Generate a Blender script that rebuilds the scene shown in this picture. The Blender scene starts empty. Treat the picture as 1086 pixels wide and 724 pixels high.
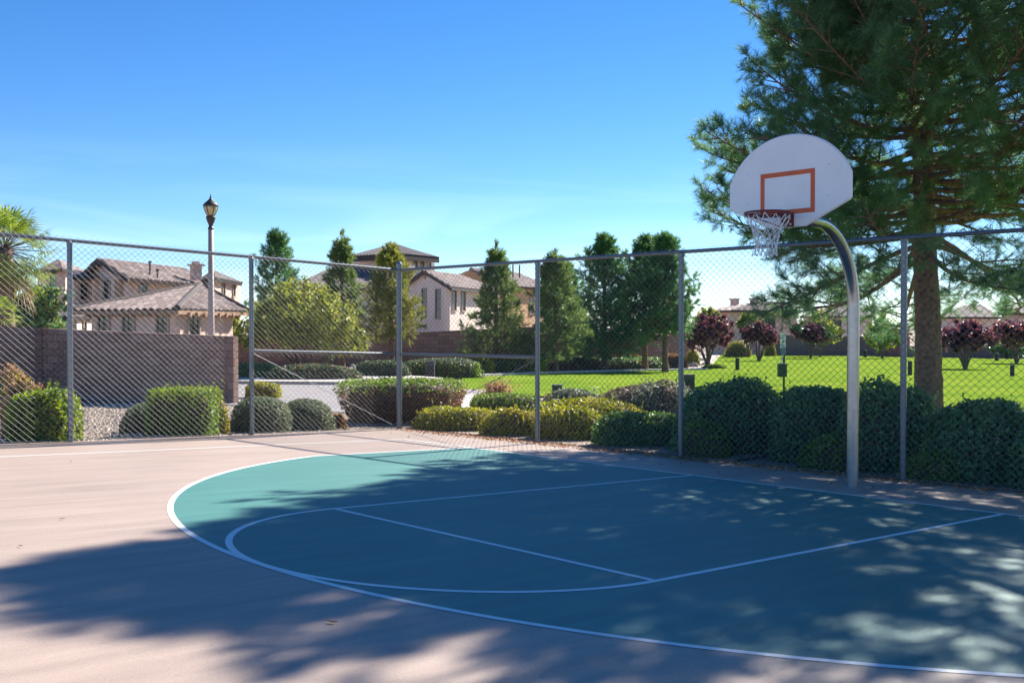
import bpy, math, random
import numpy as np
from mathutils import Vector, Matrix
R = math.radians
S = bpy.context.scene
COL = S.collection

# ------------------------------------------------------------------ camera
F, W0, H0 = 1123.9, 1086.0, 724.0
YAW, PITCH = 0.8373, -0.0145
CAM = np.array([-6.5023, 10.7147, 1.8854])
FW = np.array([math.sin(YAW) * math.cos(PITCH), -math.cos(YAW) * math.cos(PITCH), math.sin(PITCH)])
RT = np.cross(FW, [0, 0, 1.0]); RT /= np.linalg.norm(RT)
UP = np.cross(RT, FW)
cam = bpy.data.cameras.new('camera'); co = bpy.data.objects.new('camera', cam); COL.objects.link(co)
co.matrix_world = Matrix(((RT[0], UP[0], -FW[0], CAM[0]), (RT[1], UP[1], -FW[1], CAM[1]), (RT[2], UP[2], -FW[2], CAM[2]), (0, 0, 0, 1)))
cam.sensor_width = 36; cam.lens = 36 * F / W0; cam.clip_start = 0.1; cam.clip_end = 6000
S.camera = co

# ------------------------------------------------------------------ sky, sun, exposure
SUN_EL, SUN_AZ = R(35.8), R(-79.7)                     # azimuth measured from +x towards +y
SUNV = Vector((math.cos(SUN_EL) * math.cos(SUN_AZ), math.cos(SUN_EL) * math.sin(SUN_AZ), math.sin(SUN_EL)))
world = bpy.data.worlds.new('World'); S.world = world; world.use_nodes = True
nt = world.node_tree; nt.nodes.clear()
wo = nt.nodes.new('ShaderNodeOutputWorld'); bg = nt.nodes.new('ShaderNodeBackground')
sky = nt.nodes.new('ShaderNodeTexSky'); sky.sky_type = 'NISHITA'; sky.sun_disc = False
sky.sun_elevation = SUN_EL; sky.sun_rotation = math.atan2(SUNV.x, SUNV.y)
sky.altitude = 700; sky.air_density = 0.8; sky.dust_density = 0.0; sky.ozone_density = 3.6
hsv = nt.nodes.new('ShaderNodeHueSaturation'); hsv.inputs['Saturation'].default_value = 1.26; hsv.inputs['Hue'].default_value = 0.505; hsv.inputs['Value'].default_value = 0.95
nt.links.new(sky.outputs[0], hsv.inputs['Color'])
# thin cirrus wisps low in the sky
tc = nt.nodes.new('ShaderNodeTexCoord'); mp = nt.nodes.new('ShaderNodeMapping'); mp.inputs['Scale'].default_value = (2.2, 2.2, 16)
mp.inputs['Rotation'].default_value = (0.10, 0.06, 0.3)
nz = nt.nodes.new('ShaderNodeTexNoise'); nz.inputs['Scale'].default_value = 1.5; nz.inputs['Detail'].default_value = 7; nz.inputs['Distortion'].default_value = 0.6
rp = nt.nodes.new('ShaderNodeValToRGB'); rp.color_ramp.elements[0].position = 0.50; rp.color_ramp.elements[1].position = 0.80
rp.color_ramp.elements[1].color = (0.30, 0.30, 0.30, 1)
sx = nt.nodes.new('ShaderNodeSeparateXYZ'); low = nt.nodes.new('ShaderNodeMapRange')
low.inputs[1].default_value = 0.04; low.inputs[2].default_value = 0.17; low.inputs[3].default_value = 1; low.inputs[4].default_value = 0
mul = nt.nodes.new('ShaderNodeMath'); mul.operation = 'MULTIPLY'
mix = nt.nodes.new('ShaderNodeMixRGB'); mix.inputs[2].default_value = (9.5, 11, 12.5, 1)
L = nt.links.new
L(tc.outputs['Generated'], mp.inputs[0]); L(mp.outputs[0], nz.inputs['Vector']); L(nz.outputs['Fac'], rp.inputs[0])
L(tc.outputs['Generated'], sx.inputs[0]); L(sx.outputs[2], low.inputs[0]); L(rp.outputs[0], mul.inputs[0]); L(low.outputs[0], mul.inputs[1])
L(mul.outputs[0], mix.inputs[0]); L(hsv.outputs[0], mix.inputs[1]); L(mix.outputs[0], bg.inputs[0]); L(bg.outputs[0], wo.inputs[0])
bg.inputs[1].default_value = 0.076
sun = bpy.data.lights.new('sun', 'SUN'); so = bpy.data.objects.new('sun', sun); COL.objects.link(so)
sun.energy = 5.0; sun.angle = R(0.53); sun.color = (1.0, 0.94, 0.85)
so.rotation_euler = SUNV.to_track_quat('Z', 'Y').to_euler(); so.location = (0, -20, 40)
S.view_settings.view_transform = 'Standard'; S.view_settings.look = 'None'; S.view_settings.gamma = 1
S.view_settings.exposure = 1.27; S.view_settings.use_curve_mapping = False
S.render.engine = 'CYCLES'; S.cycles.max_bounces = 6; S.cycles.transparent_max_bounces = 6

# ------------------------------------------------------------------ where things stand
GA, GB = -0.0055, 0.0356                                # the court falls gently towards the fence
FY, FA, FX, LA, FH = -1.3836, 0.0538, 10.1815, -0.0214, 3.07
F2 = np.array([math.sin(YAW), -math.cos(YAW)]); R2 = RT[:2].copy()
def plane(x, y): return GA * x + GB * y
def fy(x): return FY + FA * (x - FX)                    # the fence behind the hoop
def fx(y): return FX + LA * (y - FY)                    # the fence on the far side
def sst(t): t = np.clip(t, 0, 1); return t * t * (3 - 2 * t)
def ter(x, y):
    x = np.asarray(x, float); y = np.asarray(y, float)
    cx = np.clip(x, -11, fx(y)); cy = np.clip(y, fy(cx), 18)
    d = np.hypot(x - cx, y - cy); zc = plane(cx, cy) - 0.06
    D = (x - CAM[0]) * F2[0] + (y - CAM[1]) * F2[1]; Rr = (x - CAM[0]) * R2[0] + (y - CAM[1]) * R2[1]
    s = 0.014 * sst((Rr + 8) / 18)
    T = -0.15 - s * np.clip(D - 24, 0, 130)
    w = sst(d / 5)
    return zc * (1 - w) + T * w
def ray(u, v): return FW + RT * ((u - W0 / 2) / F) - UP * ((v - H0 / 2) / F)
def K(u, v, d): return CAM + ray(u, v) * d              # the place a depth d away
def KG(u, v, off=0.0):                                  # the place on the ground
    r = ray(u, v); lo, hi = 2.0, 400.0; t = 2.0
    while t < 400:
        p = CAM + r * t
        if p[2] < ter(p[0], p[1]) + off: break
        lo = t; t *= 1.03
    hi = t
    for _ in range(40):
        m = (lo + hi) / 2; p = CAM + r * m
        if p[2] < ter(p[0], p[1]) + off: hi = m
        else: lo = m
    return CAM + r * hi
def depth(p): return float((np.asarray(p) - CAM) @ FW)
def PX(u, d):                                           # ground-plan place
    p = K(u, 346, d); return p[0], p[1]
def G(x, y): return (x, y, float(ter(x, y)))

# ------------------------------------------------------------------ mesh helpers
class MB:
    def __init__(s): s.v = []; s.f = []; s.m = []
    def add(s, vs, fs, mi=0):
        o = len(s.v); s.v += [tuple(map(float, p)) for p in vs]; s.f += [tuple(i + o for i in f) for f in fs]; s.m += [mi] * len(fs); return s
    def box(s, c, h, ax=None, mi=0):
        c = np.array(c, float); A = np.eye(3) if ax is None else np.array(ax, float)
        vs = [c + A[0] * h[0] * a + A[1] * h[1] * b + A[2] * h[2] * d for a in (-1, 1) for b in (-1, 1) for d in (-1, 1)]
        return s.add(vs, [(0, 1, 3, 2), (4, 6, 7, 5), (0, 4, 5, 1), (2, 3, 7, 6), (0, 2, 6, 4), (1, 5, 7, 3)], mi)
    def tube(s, pts, rad, n=8, mi=0, caps=True):
        pts = [np.array(p, float) for p in pts]
        if not hasattr(rad, '__len__'): rad = [rad] * len(pts)
        vs = []; a = None
        for i, p in enumerate(pts):
            t = pts[min(i + 1, len(pts) - 1)] - pts[max(i - 1, 0)]; t /= np.linalg.norm(t) + 1e-12
            if a is None:
                a = np.cross(t, [0, 0, 1.0])
                if np.linalg.norm(a) < 1e-3: a = np.cross(t, [0, 1.0, 0])
            a = a - t * (a @ t); a /= np.linalg.norm(a) + 1e-12; b = np.cross(t, a)
            for k in range(n):
                th = 2 * math.pi * k / n; vs.append(p + rad[i] * (a * math.cos(th) + b * math.sin(th)))
        fs = [(i * n + k, i * n + (k + 1) % n, (i + 1) * n + (k + 1) % n, (i + 1) * n + k) for i in range(len(pts) - 1) for k in range(n)]
        if caps: fs += [tuple(range(n))[::-1], tuple((len(pts) - 1) * n + k for k in range(n))]
        return s.add(vs, fs, mi)
    def lathe(s, c, prof, n=16, mi=0):
        vs = [(c[0] + r * math.cos(2 * math.pi * k / n), c[1] + r * math.sin(2 * math.pi * k / n), c[2] + z) for r, z in prof for k in range(n)]
        fs = [(i * n + k, i * n + (k + 1) % n, (i + 1) * n + (k + 1) % n, (i + 1) * n + k) for i in range(len(prof) - 1) for k in range(n)]
        fs += [tuple(range(n))[::-1], tuple((len(prof) - 1) * n + k for k in range(n))]
        return s.add(vs, fs, mi)
    def prism(s, poly, a, b, mi=0):
        """poly: list of 3-D points, extruded by vector a..b"""
        n = len(poly); p = [np.array(q, float) for q in poly]; a = np.array(a, float); b = np.array(b, float)
        vs = [q + a for q in p] + [q + b for q in p]
        fs = [tuple(range(n))[::-1], tuple(range(n, 2 * n))] + [(i, (i + 1) % n, n + (i + 1) % n, n + i) for i in range(n)]
        return s.add(vs, fs, mi)
    def build(s, name, mats, parent=None, smooth=False):
        me = bpy.data.meshes.new(name); me.from_pydata(s.v, [], s.f)
        for m in (mats if isinstance(mats, (list, tuple)) else [mats]): me.materials.append(m)
        me.polygons.foreach_set('material_index', s.m)
        if smooth: me.polygons.foreach_set('use_smooth', [True] * len(s.f))
        import bmesh
        bm = bmesh.new(); bm.from_mesh(me); bmesh.ops.recalc_face_normals(bm, faces=bm.faces); bm.to_mesh(me); bm.free()
        return link(name, me, parent)
def link(name, me, parent=None):
    o = bpy.data.objects.new(name, me); COL.objects.link(o)
    if parent is not None:
        o.parent = parent; o.matrix_parent_inverse = Matrix.Translation(-parent.location)
    return o
def soup(name, polys, mats, mi=None, parent=None, extra=None):
    """polys: list of (N,k,3) arrays of loose leaves / needles; extra: MB with closed pieces"""
    V = []; starts = []; idx = []; nv = 0; nl = 0; M = []
    polys = polys if isinstance(polys, list) else [polys]
    mi = mi or [0] * len(polys)
    for P, m in zip(polys, mi):
        n, k, _ = P.shape; V.append(P.reshape(-1, 3)); idx.append(np.arange(n * k) + nv); starts.append(nl + np.arange(n) * k)
        nv += n * k; nl += n * k; M.append(np.full(n, m))
    sm = [np.zeros(len(m), bool) for m in M]
    if extra is not None and extra.v:
        V.append(np.array(extra.v)); st = []
        fl = []
        for f in extra.f:
            st.append(nl); fl += [i + nv for i in f]; nl += len(f)
        idx.append(np.array(fl)); starts.append(np.array(st)); M.append(np.array(extra.m)); sm.append(np.ones(len(extra.f), bool)); nv += len(extra.v)
    V = np.concatenate(V); idx = np.concatenate(idx); starts = np.concatenate(starts); M = np.concatenate(M); sm = np.concatenate(sm)
    me = bpy.data.meshes.new(name); me.vertices.add(len(V)); me.loops.add(len(idx)); me.polygons.add(len(starts))
    me.vertices.foreach_set('co', V.astype(np.float32).ravel()); me.loops.foreach_set('vertex_index', idx.astype(np.int32))
    me.polygons.foreach_set('loop_start', starts.astype(np.int32))
    for m in (mats if isinstance(mats, (list, tuple)) else [mats]): me.materials.append(m)
    me.polygons.foreach_set('material_index', M.astype(np.int32)); me.polygons.foreach_set('use_smooth', sm)
    me.update(calc_edges=True); me.validate()
    return link(name, me, parent)
def tag(o, label=None, cat=None, group=None, kind=None):
    if label: o['label'] = label
    if cat: o['category'] = cat
    if group: o['group'] = group
    if kind: o['kind'] = kind
    return o
def thing(name, loc, label, cat, group=None):
    o = bpy.data.objects.new(name, None); COL.objects.link(o); o.location = tuple(map(float, loc)); o.empty_display_size = 0.2
    return tag(o, label, cat, group)

# ------------------------------------------------------------------ materials
def nmat(name):
    m = bpy.data.materials.new(name); m.use_nodes = True; n = m.node_tree; b = n.nodes['Principled BSDF']; return m, n, b
def plain(name, col, rough=0.6, metal=0.0, var=0.12, scale=6.0, bump=0.0, bscale=60.0, spec=0.5, col2=None, detail=5):
    m, n, b = nmat(name); b.inputs['Roughness'].default_value = rough; b.inputs['Metallic'].default_value = metal
    b.inputs['Specular IOR Level'].default_value = spec
    t = n.nodes.new('ShaderNodeTexCoord'); z = n.nodes.new('ShaderNodeTexNoise'); z.inputs['Scale'].default_value = scale; z.inputs['Detail'].default_value = detail
    r = n.nodes.new('ShaderNodeValToRGB'); c2 = col2 or tuple(c * (1 + var) for c in col); c1 = tuple(c * (1 - var) for c in col)
    r.color_ramp.elements[0].position = 0.3; r.color_ramp.elements[1].position = 0.7
    r.color_ramp.elements[0].color = (*c1, 1); r.color_ramp.elements[1].color = (*c2, 1)
    n.links.new(t.outputs['Object'], z.inputs['Vector']); n.links.new(z.outputs['Fac'], r.inputs[0]); n.links.new(r.outputs[0], b.inputs['Base Color'])
    if bump:
        z2 = n.nodes.new('ShaderNodeTexNoise'); z2.inputs['Scale'].default_value = bscale; z2.inputs['Detail'].default_value = 6
        bp = n.nodes.new('ShaderNodeBump'); bp.inputs['Strength'].default_value = bump; bp.inputs['Distance'].default_value = 0.02
        n.links.new(t.outputs['Object'], z2.inputs['Vector']); n.links.new(z2.outputs['Fac'], bp.inputs['Height']); n.links.new(bp.outputs[0], b.inputs['Normal'])
    return m
def leafmat(name, cols, trans=0.35, rough=0.5, tcol=None, patch=None, pscale=1.2):
    m, n, b = nmat(name); b.inputs['Roughness'].default_value = rough; b.inputs['Specular IOR Level'].default_value = 0.35
    g = n.nodes.new('ShaderNodeNewGeometry'); r = n.nodes.new('ShaderNodeValToRGB'); cr = r.color_ramp
    while len(cr.elements) < len(cols): cr.elements.new(0.5)
    for i, c in enumerate(cols): cr.elements[i].position = i / max(1, len(cols) - 1); cr.elements[i].color = (*c, 1)
    n.links.new(g.outputs['Random Per Island'], r.inputs[0]); src = r.outputs[0]
    if patch:
        t = n.nodes.new('ShaderNodeTexCoord'); z = n.nodes.new('ShaderNodeTexNoise'); z.inputs['Scale'].default_value = pscale; z.inputs['Detail'].default_value = 3
        mr = n.nodes.new('ShaderNodeMapRange'); mr.inputs[1].default_value = 0.45; mr.inputs[2].default_value = 0.62
        mx = n.nodes.new('ShaderNodeMixRGB'); mx.inputs[2].default_value = (*patch, 1)
        n.links.new(t.outputs['Object'], z.inputs['Vector']); n.links.new(z.outputs['Fac'], mr.inputs[0]); n.links.new(mr.outputs[0], mx.inputs[0]); n.links.new(src, mx.inputs[1]); src = mx.outputs[0]
    n.links.new(src, b.inputs['Base Color'])
    tr = n.nodes.new('ShaderNodeBsdfTranslucent'); hs = n.nodes.new('ShaderNodeHueSaturation'); hs.inputs['Saturation'].default_value = 1.15; hs.inputs['Value'].default_value = 1.5
    hs.inputs['Hue'].default_value = 0.49
    n.links.new(src, hs.inputs['Color']); n.links.new(hs.outputs[0], tr.inputs['Color'])
    ms = n.nodes.new('ShaderNodeMixShader'); ms.inputs[0].default_value = trans
    out = n.nodes['Material Output']; n.links.new(b.outputs[0], ms.inputs[1]); n.links.new(tr.outputs[0], ms.inputs[2]); n.links.new(ms.outputs[0], out.inputs['Surface'])
    return m
def courtmat(name, col, col2, rough=0.62):
    m, n, b = nmat(name); t = n.nodes.new('ShaderNodeTexCoord')
    z = n.nodes.new('ShaderNodeTexNoise'); z.inputs['Scale'].default_value = 0.55; z.inputs['Detail'].default_value = 8; z.inputs['Roughness'].default_value = 0.62
    r = n.nodes.new('ShaderNodeValToRGB'); r.color_ramp.elements[0].position = 0.3; r.color_ramp.elements[1].position = 0.72
    r.color_ramp.elements[0].color = (*col, 1); r.color_ramp.elements[1].color = (*col2, 1)
    # squeegee streaks and grit
    mp = n.nodes.new('ShaderNodeMapping'); mp.inputs['Scale'].default_value = (5, 0.5, 1); mp.inputs['Rotation'].default_value = (0, 0, 0.25)
    z3 = n.nodes.new('ShaderNodeTexNoise'); z3.inputs['Scale'].default_value = 1.4; z3.inputs['Detail'].default_value = 5
    z4 = n.nodes.new('ShaderNodeTexNoise'); z4.inputs['Scale'].default_value = 90; z4.inputs['Detail'].default_value = 3
    a = n.nodes.new('ShaderNodeMath'); a.operation = 'ADD'; mm = n.nodes.new('ShaderNodeMapRange'); mm.inputs[1].default_value = 0.6; mm.inputs[2].default_value = 1.4
    mm.inputs[3].default_value = 0.76; mm.inputs[4].default_value = 1.24
    mx = n.nodes.new('ShaderNodeMixRGB'); mx.blend_type = 'MULTIPLY'; mx.inputs[0].default_value = 1
    l = n.links.new; l(t.outputs['Object'], z.inputs[0]); l(t.outputs['Object'], mp.inputs[0]); l(mp.outputs[0], z3.inputs[0]); l(t.outputs['Object'], z4.inputs[0])
    l(z3.outputs['Fac'], a.inputs[0]); l(z4.outputs['Fac'], a.inputs[1]); l(a.outputs[0], mm.inputs[0]); l(z.outputs['Fac'], r.inputs[0])
    l(r.outputs[0], mx.inputs[1]); l(mm.outputs[0], mx.inputs[2]); l(mx.outputs[0], b.inputs['Base Color'])
    bz = n.nodes.new('ShaderNodeTexNoise'); bz.inputs['Scale'].default_value = 220; bz.inputs['Detail'].default_value = 3
    bp = n.nodes.new('ShaderNodeBump'); bp.inputs['Strength'].default_value = 0.25; bp.inputs['Distance'].default_value = 0.004
    l(t.outputs['Object'], bz.inputs[0]); l(bz.outputs['Fac'], bp.inputs['Height']); l(bp.outputs[0], b.inputs['Normal'])
    b.inputs['Roughness'].default_value = rough; b.inputs['Specular IOR Level'].default_value = 0.7
    return m
def gravelmat(name):
    m, n, b = nmat(name); t = n.nodes.new('ShaderNodeTexCoord'); v = n.nodes.new('ShaderNodeTexVoronoi'); v.inputs['Scale'].default_value = 16
    r = n.nodes.new('ShaderNodeValToRGB'); r.color_ramp.elements[0].color = (0.16, 0.115, 0.085, 1); r.color_ramp.elements[1].color = (0.50, 0.40, 0.31, 1)
    l = n.links.new; l(t.outputs['Object'], v.inputs['Vector'])
    sp = n.nodes.new('ShaderNodeSeparateColor'); l(v.outputs['Color'], sp.inputs[0]); l(sp.outputs[0], r.inputs[0]); l(r.outputs[0], b.inputs['Base Color'])
    bp = n.nodes.new('ShaderNodeBump'); bp.invert = True; bp.inputs['Strength'].default_value = 1; bp.inputs['Distance'].default_value = 0.05
    l(v.outputs['Distance'], bp.inputs['Height']); l(bp.outputs[0], b.inputs['Normal']); b.inputs['Roughness'].default_value = 0.9
    return m
def blockmat(name, c1, c2, mortar, bw=0.40, bh=0.20):
    m, n, b = nmat(name); u = n.nodes.new('ShaderNodeUVMap'); k = n.nodes.new('ShaderNodeTexBrick')
    k.inputs['Scale'].default_value = 1; k.inputs['Brick Width'].default_value = bw; k.inputs['Row Height'].default_value = bh; k.inputs['Mortar Size'].default_value = 0.008
    k.inputs['Color1'].default_value = (*c1, 1); k.inputs['Color2'].default_value = (*c2, 1); k.inputs['Mortar'].default_value = (*mortar, 1); k.inputs['Bias'].default_value = 0
    z = n.nodes.new('ShaderNodeTexNoise'); z.inputs['Scale'].default_value = 14; z.inputs['Detail'].default_value = 8
    mr = n.nodes.new('ShaderNodeMapRange'); mr.inputs[3].default_value = 0.6; mr.inputs[4].default_value = 1.4
    mx = n.nodes.new('ShaderNodeMixRGB'); mx.blend_type = 'MULTIPLY'; mx.inputs[0].default_value = 1
    l = n.links.new; l(u.outputs[0], k.inputs['Vector']); l(u.outputs[0], z.inputs['Vector']); l(z.outputs['Fac'], mr.inputs[0]); l(k.outputs['Color'], mx.inputs[1]); l(mr.outputs[0], mx.inputs[2])
    l(mx.outputs[0], b.inputs['Base Color']); b.inputs['Roughness'].default_value = 0.92
    bp = n.nodes.new('ShaderNodeBump'); bp.invert = True; bp.inputs['Strength'].default_value = 0.8; bp.inputs['Distance'].default_value = 0.02
    ad = n.nodes.new('ShaderNodeMath'); ad.operation = 'SUBTRACT'; z2 = n.nodes.new('ShaderNodeTexNoise'); z2.inputs['Scale'].default_value = 35; z2.inputs['Detail'].default_value = 4
    l(u.outputs[0], z2.inputs['Vector']); l(k.outputs['Fac'], ad.inputs[0]); l(z2.outputs['Fac'], ad.inputs[1]); l(ad.outputs[0], bp.inputs['Height']); l(bp.outputs[0], b.inputs['Normal'])
    return m
def tilemat(name, c1, c2):
    m, n, b = nmat(name); u = n.nodes.new('ShaderNodeUVMap'); k = n.nodes.new('ShaderNodeTexBrick'); k.offset = 0
    k.inputs['Scale'].default_value = 1; k.inputs['Brick Width'].default_value = 0.42; k.inputs['Row Height'].default_value = 0.38; k.inputs['Mortar Size'].default_value = 0.012
    k.inputs['Color1'].default_value = (*c1, 1); k.inputs['Color2'].default_value = (*c2, 1); k.inputs['Mortar'].default_value = (c1[0] * .4, c1[1] * .4, c1[2] * .4, 1)
    l = n.links.new; l(u.outputs[0], k.inputs['Vector']); l(k.outputs['Color'], b.inputs['Base Color']); b.inputs['Roughness'].default_value = 0.75; k.inputs['Bias'].default_value = 0.0
    return m
def lawnmat(name):
    m, n, b = nmat(name); t = n.nodes.new('ShaderNodeTexCoord')
    z = n.nodes.new('ShaderNodeTexNoise'); z.inputs['Scale'].default_value = 0.35; z.inputs['Detail'].default_value = 9; z.inputs['Roughness'].default_value = 0.7
    r = n.nodes.new('ShaderNodeValToRGB'); r.color_ramp.elements[0].position = 0.38; r.color_ramp.elements[1].position = 0.63
    r.color_ramp.elements[0].color = (0.130, 0.225, 0.022, 1); r.color_ramp.elements[1].color = (0.225, 0.305, 0.038, 1)
    z2 = n.nodes.new('ShaderNodeTexNoise'); z2.inputs['Scale'].default_value = 30; z2.inputs['Detail'].default_value = 5
    bp = n.nodes.new('ShaderNodeBump'); bp.inputs['Strength'].default_value = 0.7; bp.inputs['Distance'].default_value = 0.04
    l = n.links.new; l(t.outputs['Object'], z.inputs[0]); l(t.outputs['Object'], z2.inputs[0]); l(z.outputs['Fac'], r.inputs[0]); l(r.outputs[0], b.inputs['Base Color'])
    l(z2.outputs['Fac'], bp.inputs['Height']); l(bp.outputs[0], b.inputs['Normal']); b.inputs['Roughness'].default_value = 1.0; b.inputs['Specular IOR Level'].default_value = 0.0
    return m
def glassmat(name, col=(0.03, 0.04, 0.05)):
    return plain(name, col, rough=0.08, var=0.2, scale=0.7, spec=0.6)

M = {}
M['pink'] = courtmat('court pink', (0.335, 0.252, 0.205), (0.395, 0.300, 0.243))
M['teal'] = courtmat('court teal', (0.034, 0.172, 0.150), (0.048, 0.204, 0.174))
M['line'] = plain('court white', (0.80, 0.80, 0.78), rough=0.6, var=0.04, scale=3)
M['slab'] = plain('slab concrete', (0.36, 0.32, 0.29), rough=0.9, bump=0.3)
M['gravel'] = gravelmat('tan gravel')
M['lawn'] = lawnmat('lawn grass')
M['road'] = plain('pale asphalt', (0.27, 0.25, 0.25), rough=0.85, var=0.1, scale=2, bump=0.3, bscale=80)
M['walk'] = plain('pale concrete', (0.52, 0.48, 0.43), rough=0.85, var=0.06, scale=2, bump=0.2)
M['dirt'] = plain('desert soil', (0.27, 0.20, 0.15), rough=0.95, var=0.2, scale=1.2, bump=0.6, bscale=20)
M['galv'] = plain('galvanised steel', (0.22, 0.24, 0.265), rough=0.38, metal=0.85, var=0.14, scale=30)
M['wire'] = plain('fence wire', (0.20, 0.20, 0.205), rough=0.6, metal=0.2, var=0.1, scale=9)
M['pole'] = plain('hoop pole steel', (0.42, 0.43, 0.44), rough=0.27, metal=0.9, var=0.12, scale=16)
M['board'] = plain('backboard paint', (0.87, 0.87, 0.86), rough=0.35, var=0.03, scale=5)
M['orange'] = plain('orange paint', (0.66, 0.115, 0.03), rough=0.45, var=0.06)
M['rim'] = plain('dark red enamel', (0.16, 0.012, 0.02), rough=0.38, var=0.1)
M['net'] = plain('white cord', (0.80, 0.80, 0.80), rough=0.8, var=0.06, scale=20)
M['bolt'] = plain('zinc bolt', (0.6, 0.6, 0.6), rough=0.35, metal=0.9)
M['bark'] = plain('pine bark', (0.22, 0.130, 0.092), rough=0.95, var=0.5, scale=14, bump=1.0, bscale=26)
M['twig'] = plain('brown twigs', (0.12, 0.085, 0.06), rough=0.95, var=0.3, scale=10)
M['needle'] = leafmat('pine needles', [(0.068, 0.155, 0.082), (0.115, 0.225, 0.105), (0.19, 0.29, 0.10)], trans=0.46, rough=0.45)
M['needle_far'] = leafmat('far pine needles', [(0.085, 0.140, 0.056), (0.160, 0.235, 0.079), (0.263, 0.338, 0.104)], trans=0.36, rough=0.5)
M['needle_gold'] = leafmat('golden pine needles', [(0.130, 0.154, 0.049), (0.244, 0.268, 0.073), (0.373, 0.356, 0.097)], trans=0.38, rough=0.5)
M['needle_deep'] = leafmat('deep green needles', [(0.056, 0.136, 0.060), (0.110, 0.230, 0.090), (0.200, 0.340, 0.120)], trans=0.34, rough=0.5)
M['olive'] = leafmat('yellow green leaves', [(0.120, 0.156, 0.030), (0.240, 0.276, 0.054), (0.360, 0.372, 0.084)], trans=0.38)
M['lime'] = leafmat('bright shrub leaves', [(0.069, 0.138, 0.022), (0.163, 0.250, 0.037), (0.338, 0.375, 0.062)], trans=0.38)
M['yellow'] = leafmat('golden shrub leaves', [(0.13, 0.18, 0.026), (0.30, 0.33, 0.045), (0.50, 0.47, 0.075)], trans=0.36, patch=(0.33, 0.31, 0.06), pscale=1.6)
M['sage'] = leafmat('grey green leaves', [(0.091, 0.124, 0.072), (0.156, 0.195, 0.111), (0.247, 0.286, 0.156)], trans=0.25, rough=0.6)
M['green'] = leafmat('green hedge leaves', [(0.075, 0.149, 0.030), (0.164, 0.253, 0.045), (0.283, 0.372, 0.075)], trans=0.35)
M['dark'] = leafmat('dark hedge leaves', [(0.064, 0.151, 0.057), (0.131, 0.256, 0.092), (0.247, 0.378, 0.145)], trans=0.28, rough=0.42)
M['silver'] = leafmat('silvery leaves', [(0.108, 0.138, 0.096), (0.204, 0.240, 0.168), (0.324, 0.348, 0.240)], trans=0.22, rough=0.55, patch=(0.17, 0.11, 0.07), pscale=0.9)
M['tan'] = leafmat('dry tan leaves', [(0.22, 0.12, 0.06), (0.38, 0.24, 0.13), (0.52, 0.37, 0.22)], trans=0.3, rough=0.8)
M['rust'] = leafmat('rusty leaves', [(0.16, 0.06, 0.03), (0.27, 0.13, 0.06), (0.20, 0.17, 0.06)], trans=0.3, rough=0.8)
M['plum'] = leafmat('plum leaves', [(0.045, 0.018, 0.030), (0.085, 0.034, 0.050), (0.17, 0.078, 0.095)], trans=0.3, rough=0.45)
M['plum_red'] = leafmat('red plum leaves', [(0.12, 0.042, 0.048), (0.22, 0.085, 0.085), (0.32, 0.16, 0.14)], trans=0.32, rough=0.5)
M['palm'] = leafmat('palm fronds', [(0.09, 0.15, 0.035), (0.19, 0.26, 0.055), (0.32, 0.37, 0.09)], trans=0.4, rough=0.4)
M['litter'] = leafmat('fallen leaves', [(0.24, 0.10, 0.04), (0.44, 0.21, 0.09), (0.56, 0.36, 0.19)], trans=0.1, rough=0.9)
M['block'] = blockmat('brown block', (0.25, 0.148, 0.115), (0.38, 0.245, 0.195), (0.14, 0.09, 0.07))
M['block_far'] = blockmat('far block', (0.22, 0.16, 0.15), (0.28, 0.205, 0.19), (0.16, 0.12, 0.11))
M['stucco'] = plain('pink beige stucco', (0.70, 0.51, 0.41), rough=0.95, var=0.06, scale=1.5, bump=0.3)
M['stucco_pale'] = plain('pale beige stucco', (0.78, 0.66, 0.56), rough=0.95, var=0.05, scale=1.2, bump=0.3)
M['stucco_orange'] = plain('ochre stucco', (0.62, 0.38, 0.20), rough=0.95, var=0.06, scale=1.2, bump=0.3)
M['tile'] = tilemat('roof tile brown', (0.17, 0.12, 0.105), (0.42, 0.32, 0.28))
M['tile_dark'] = tilemat('roof tile dark', (0.12, 0.10, 0.10), (0.20, 0.165, 0.155))
M['fascia'] = plain('dark fascia', (0.07, 0.055, 0.05), rough=0.8)
M['fascia_tan'] = plain('tan fascia', (0.38, 0.23, 0.14), rough=0.8)
M['trim'] = plain('window trim', (0.42, 0.33, 0.27), rough=0.85, var=0.05)
M['glass'] = glassmat('window glass')
M['black'] = plain('black metal', (0.022, 0.022, 0.025), rough=0.45, var=0.2)
M['bronze'] = plain('bronze metal', (0.05, 0.04, 0.035), rough=0.5, var=0.2)
M['postpaint'] = plain('lamp post paint', (0.44, 0.35, 0.30), rough=0.7, var=0.08)
M['amber'] = plain('lantern lens', (0.55, 0.43, 0.24), rough=0.15, var=0.25, scale=12)
M['boxgrey'] = plain('grey box plastic', (0.075, 0.075, 0.08), rough=0.6, var=0.15)
M['greenbox'] = plain('green box', (0.02, 0.05, 0.035), rough=0.5)
M['signwhite'] = plain('white sign', (0.75, 0.75, 0.75), rough=0.4, var=0.04)
M['signblue'] = plain('sign print', (0.12, 0.19, 0.26), rough=0.5)
M['stone'] = plain('pale stone', (0.48, 0.42, 0.36), rough=0.95, var=0.25, scale=5, bump=0.6)
M['wood'] = plain('red brown timber', (0.26, 0.11, 0.06), rough=0.8)
M['plumbark'] = plain('grey bark', (0.16, 0.12, 0.10), rough=0.95, var=0.3)

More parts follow.
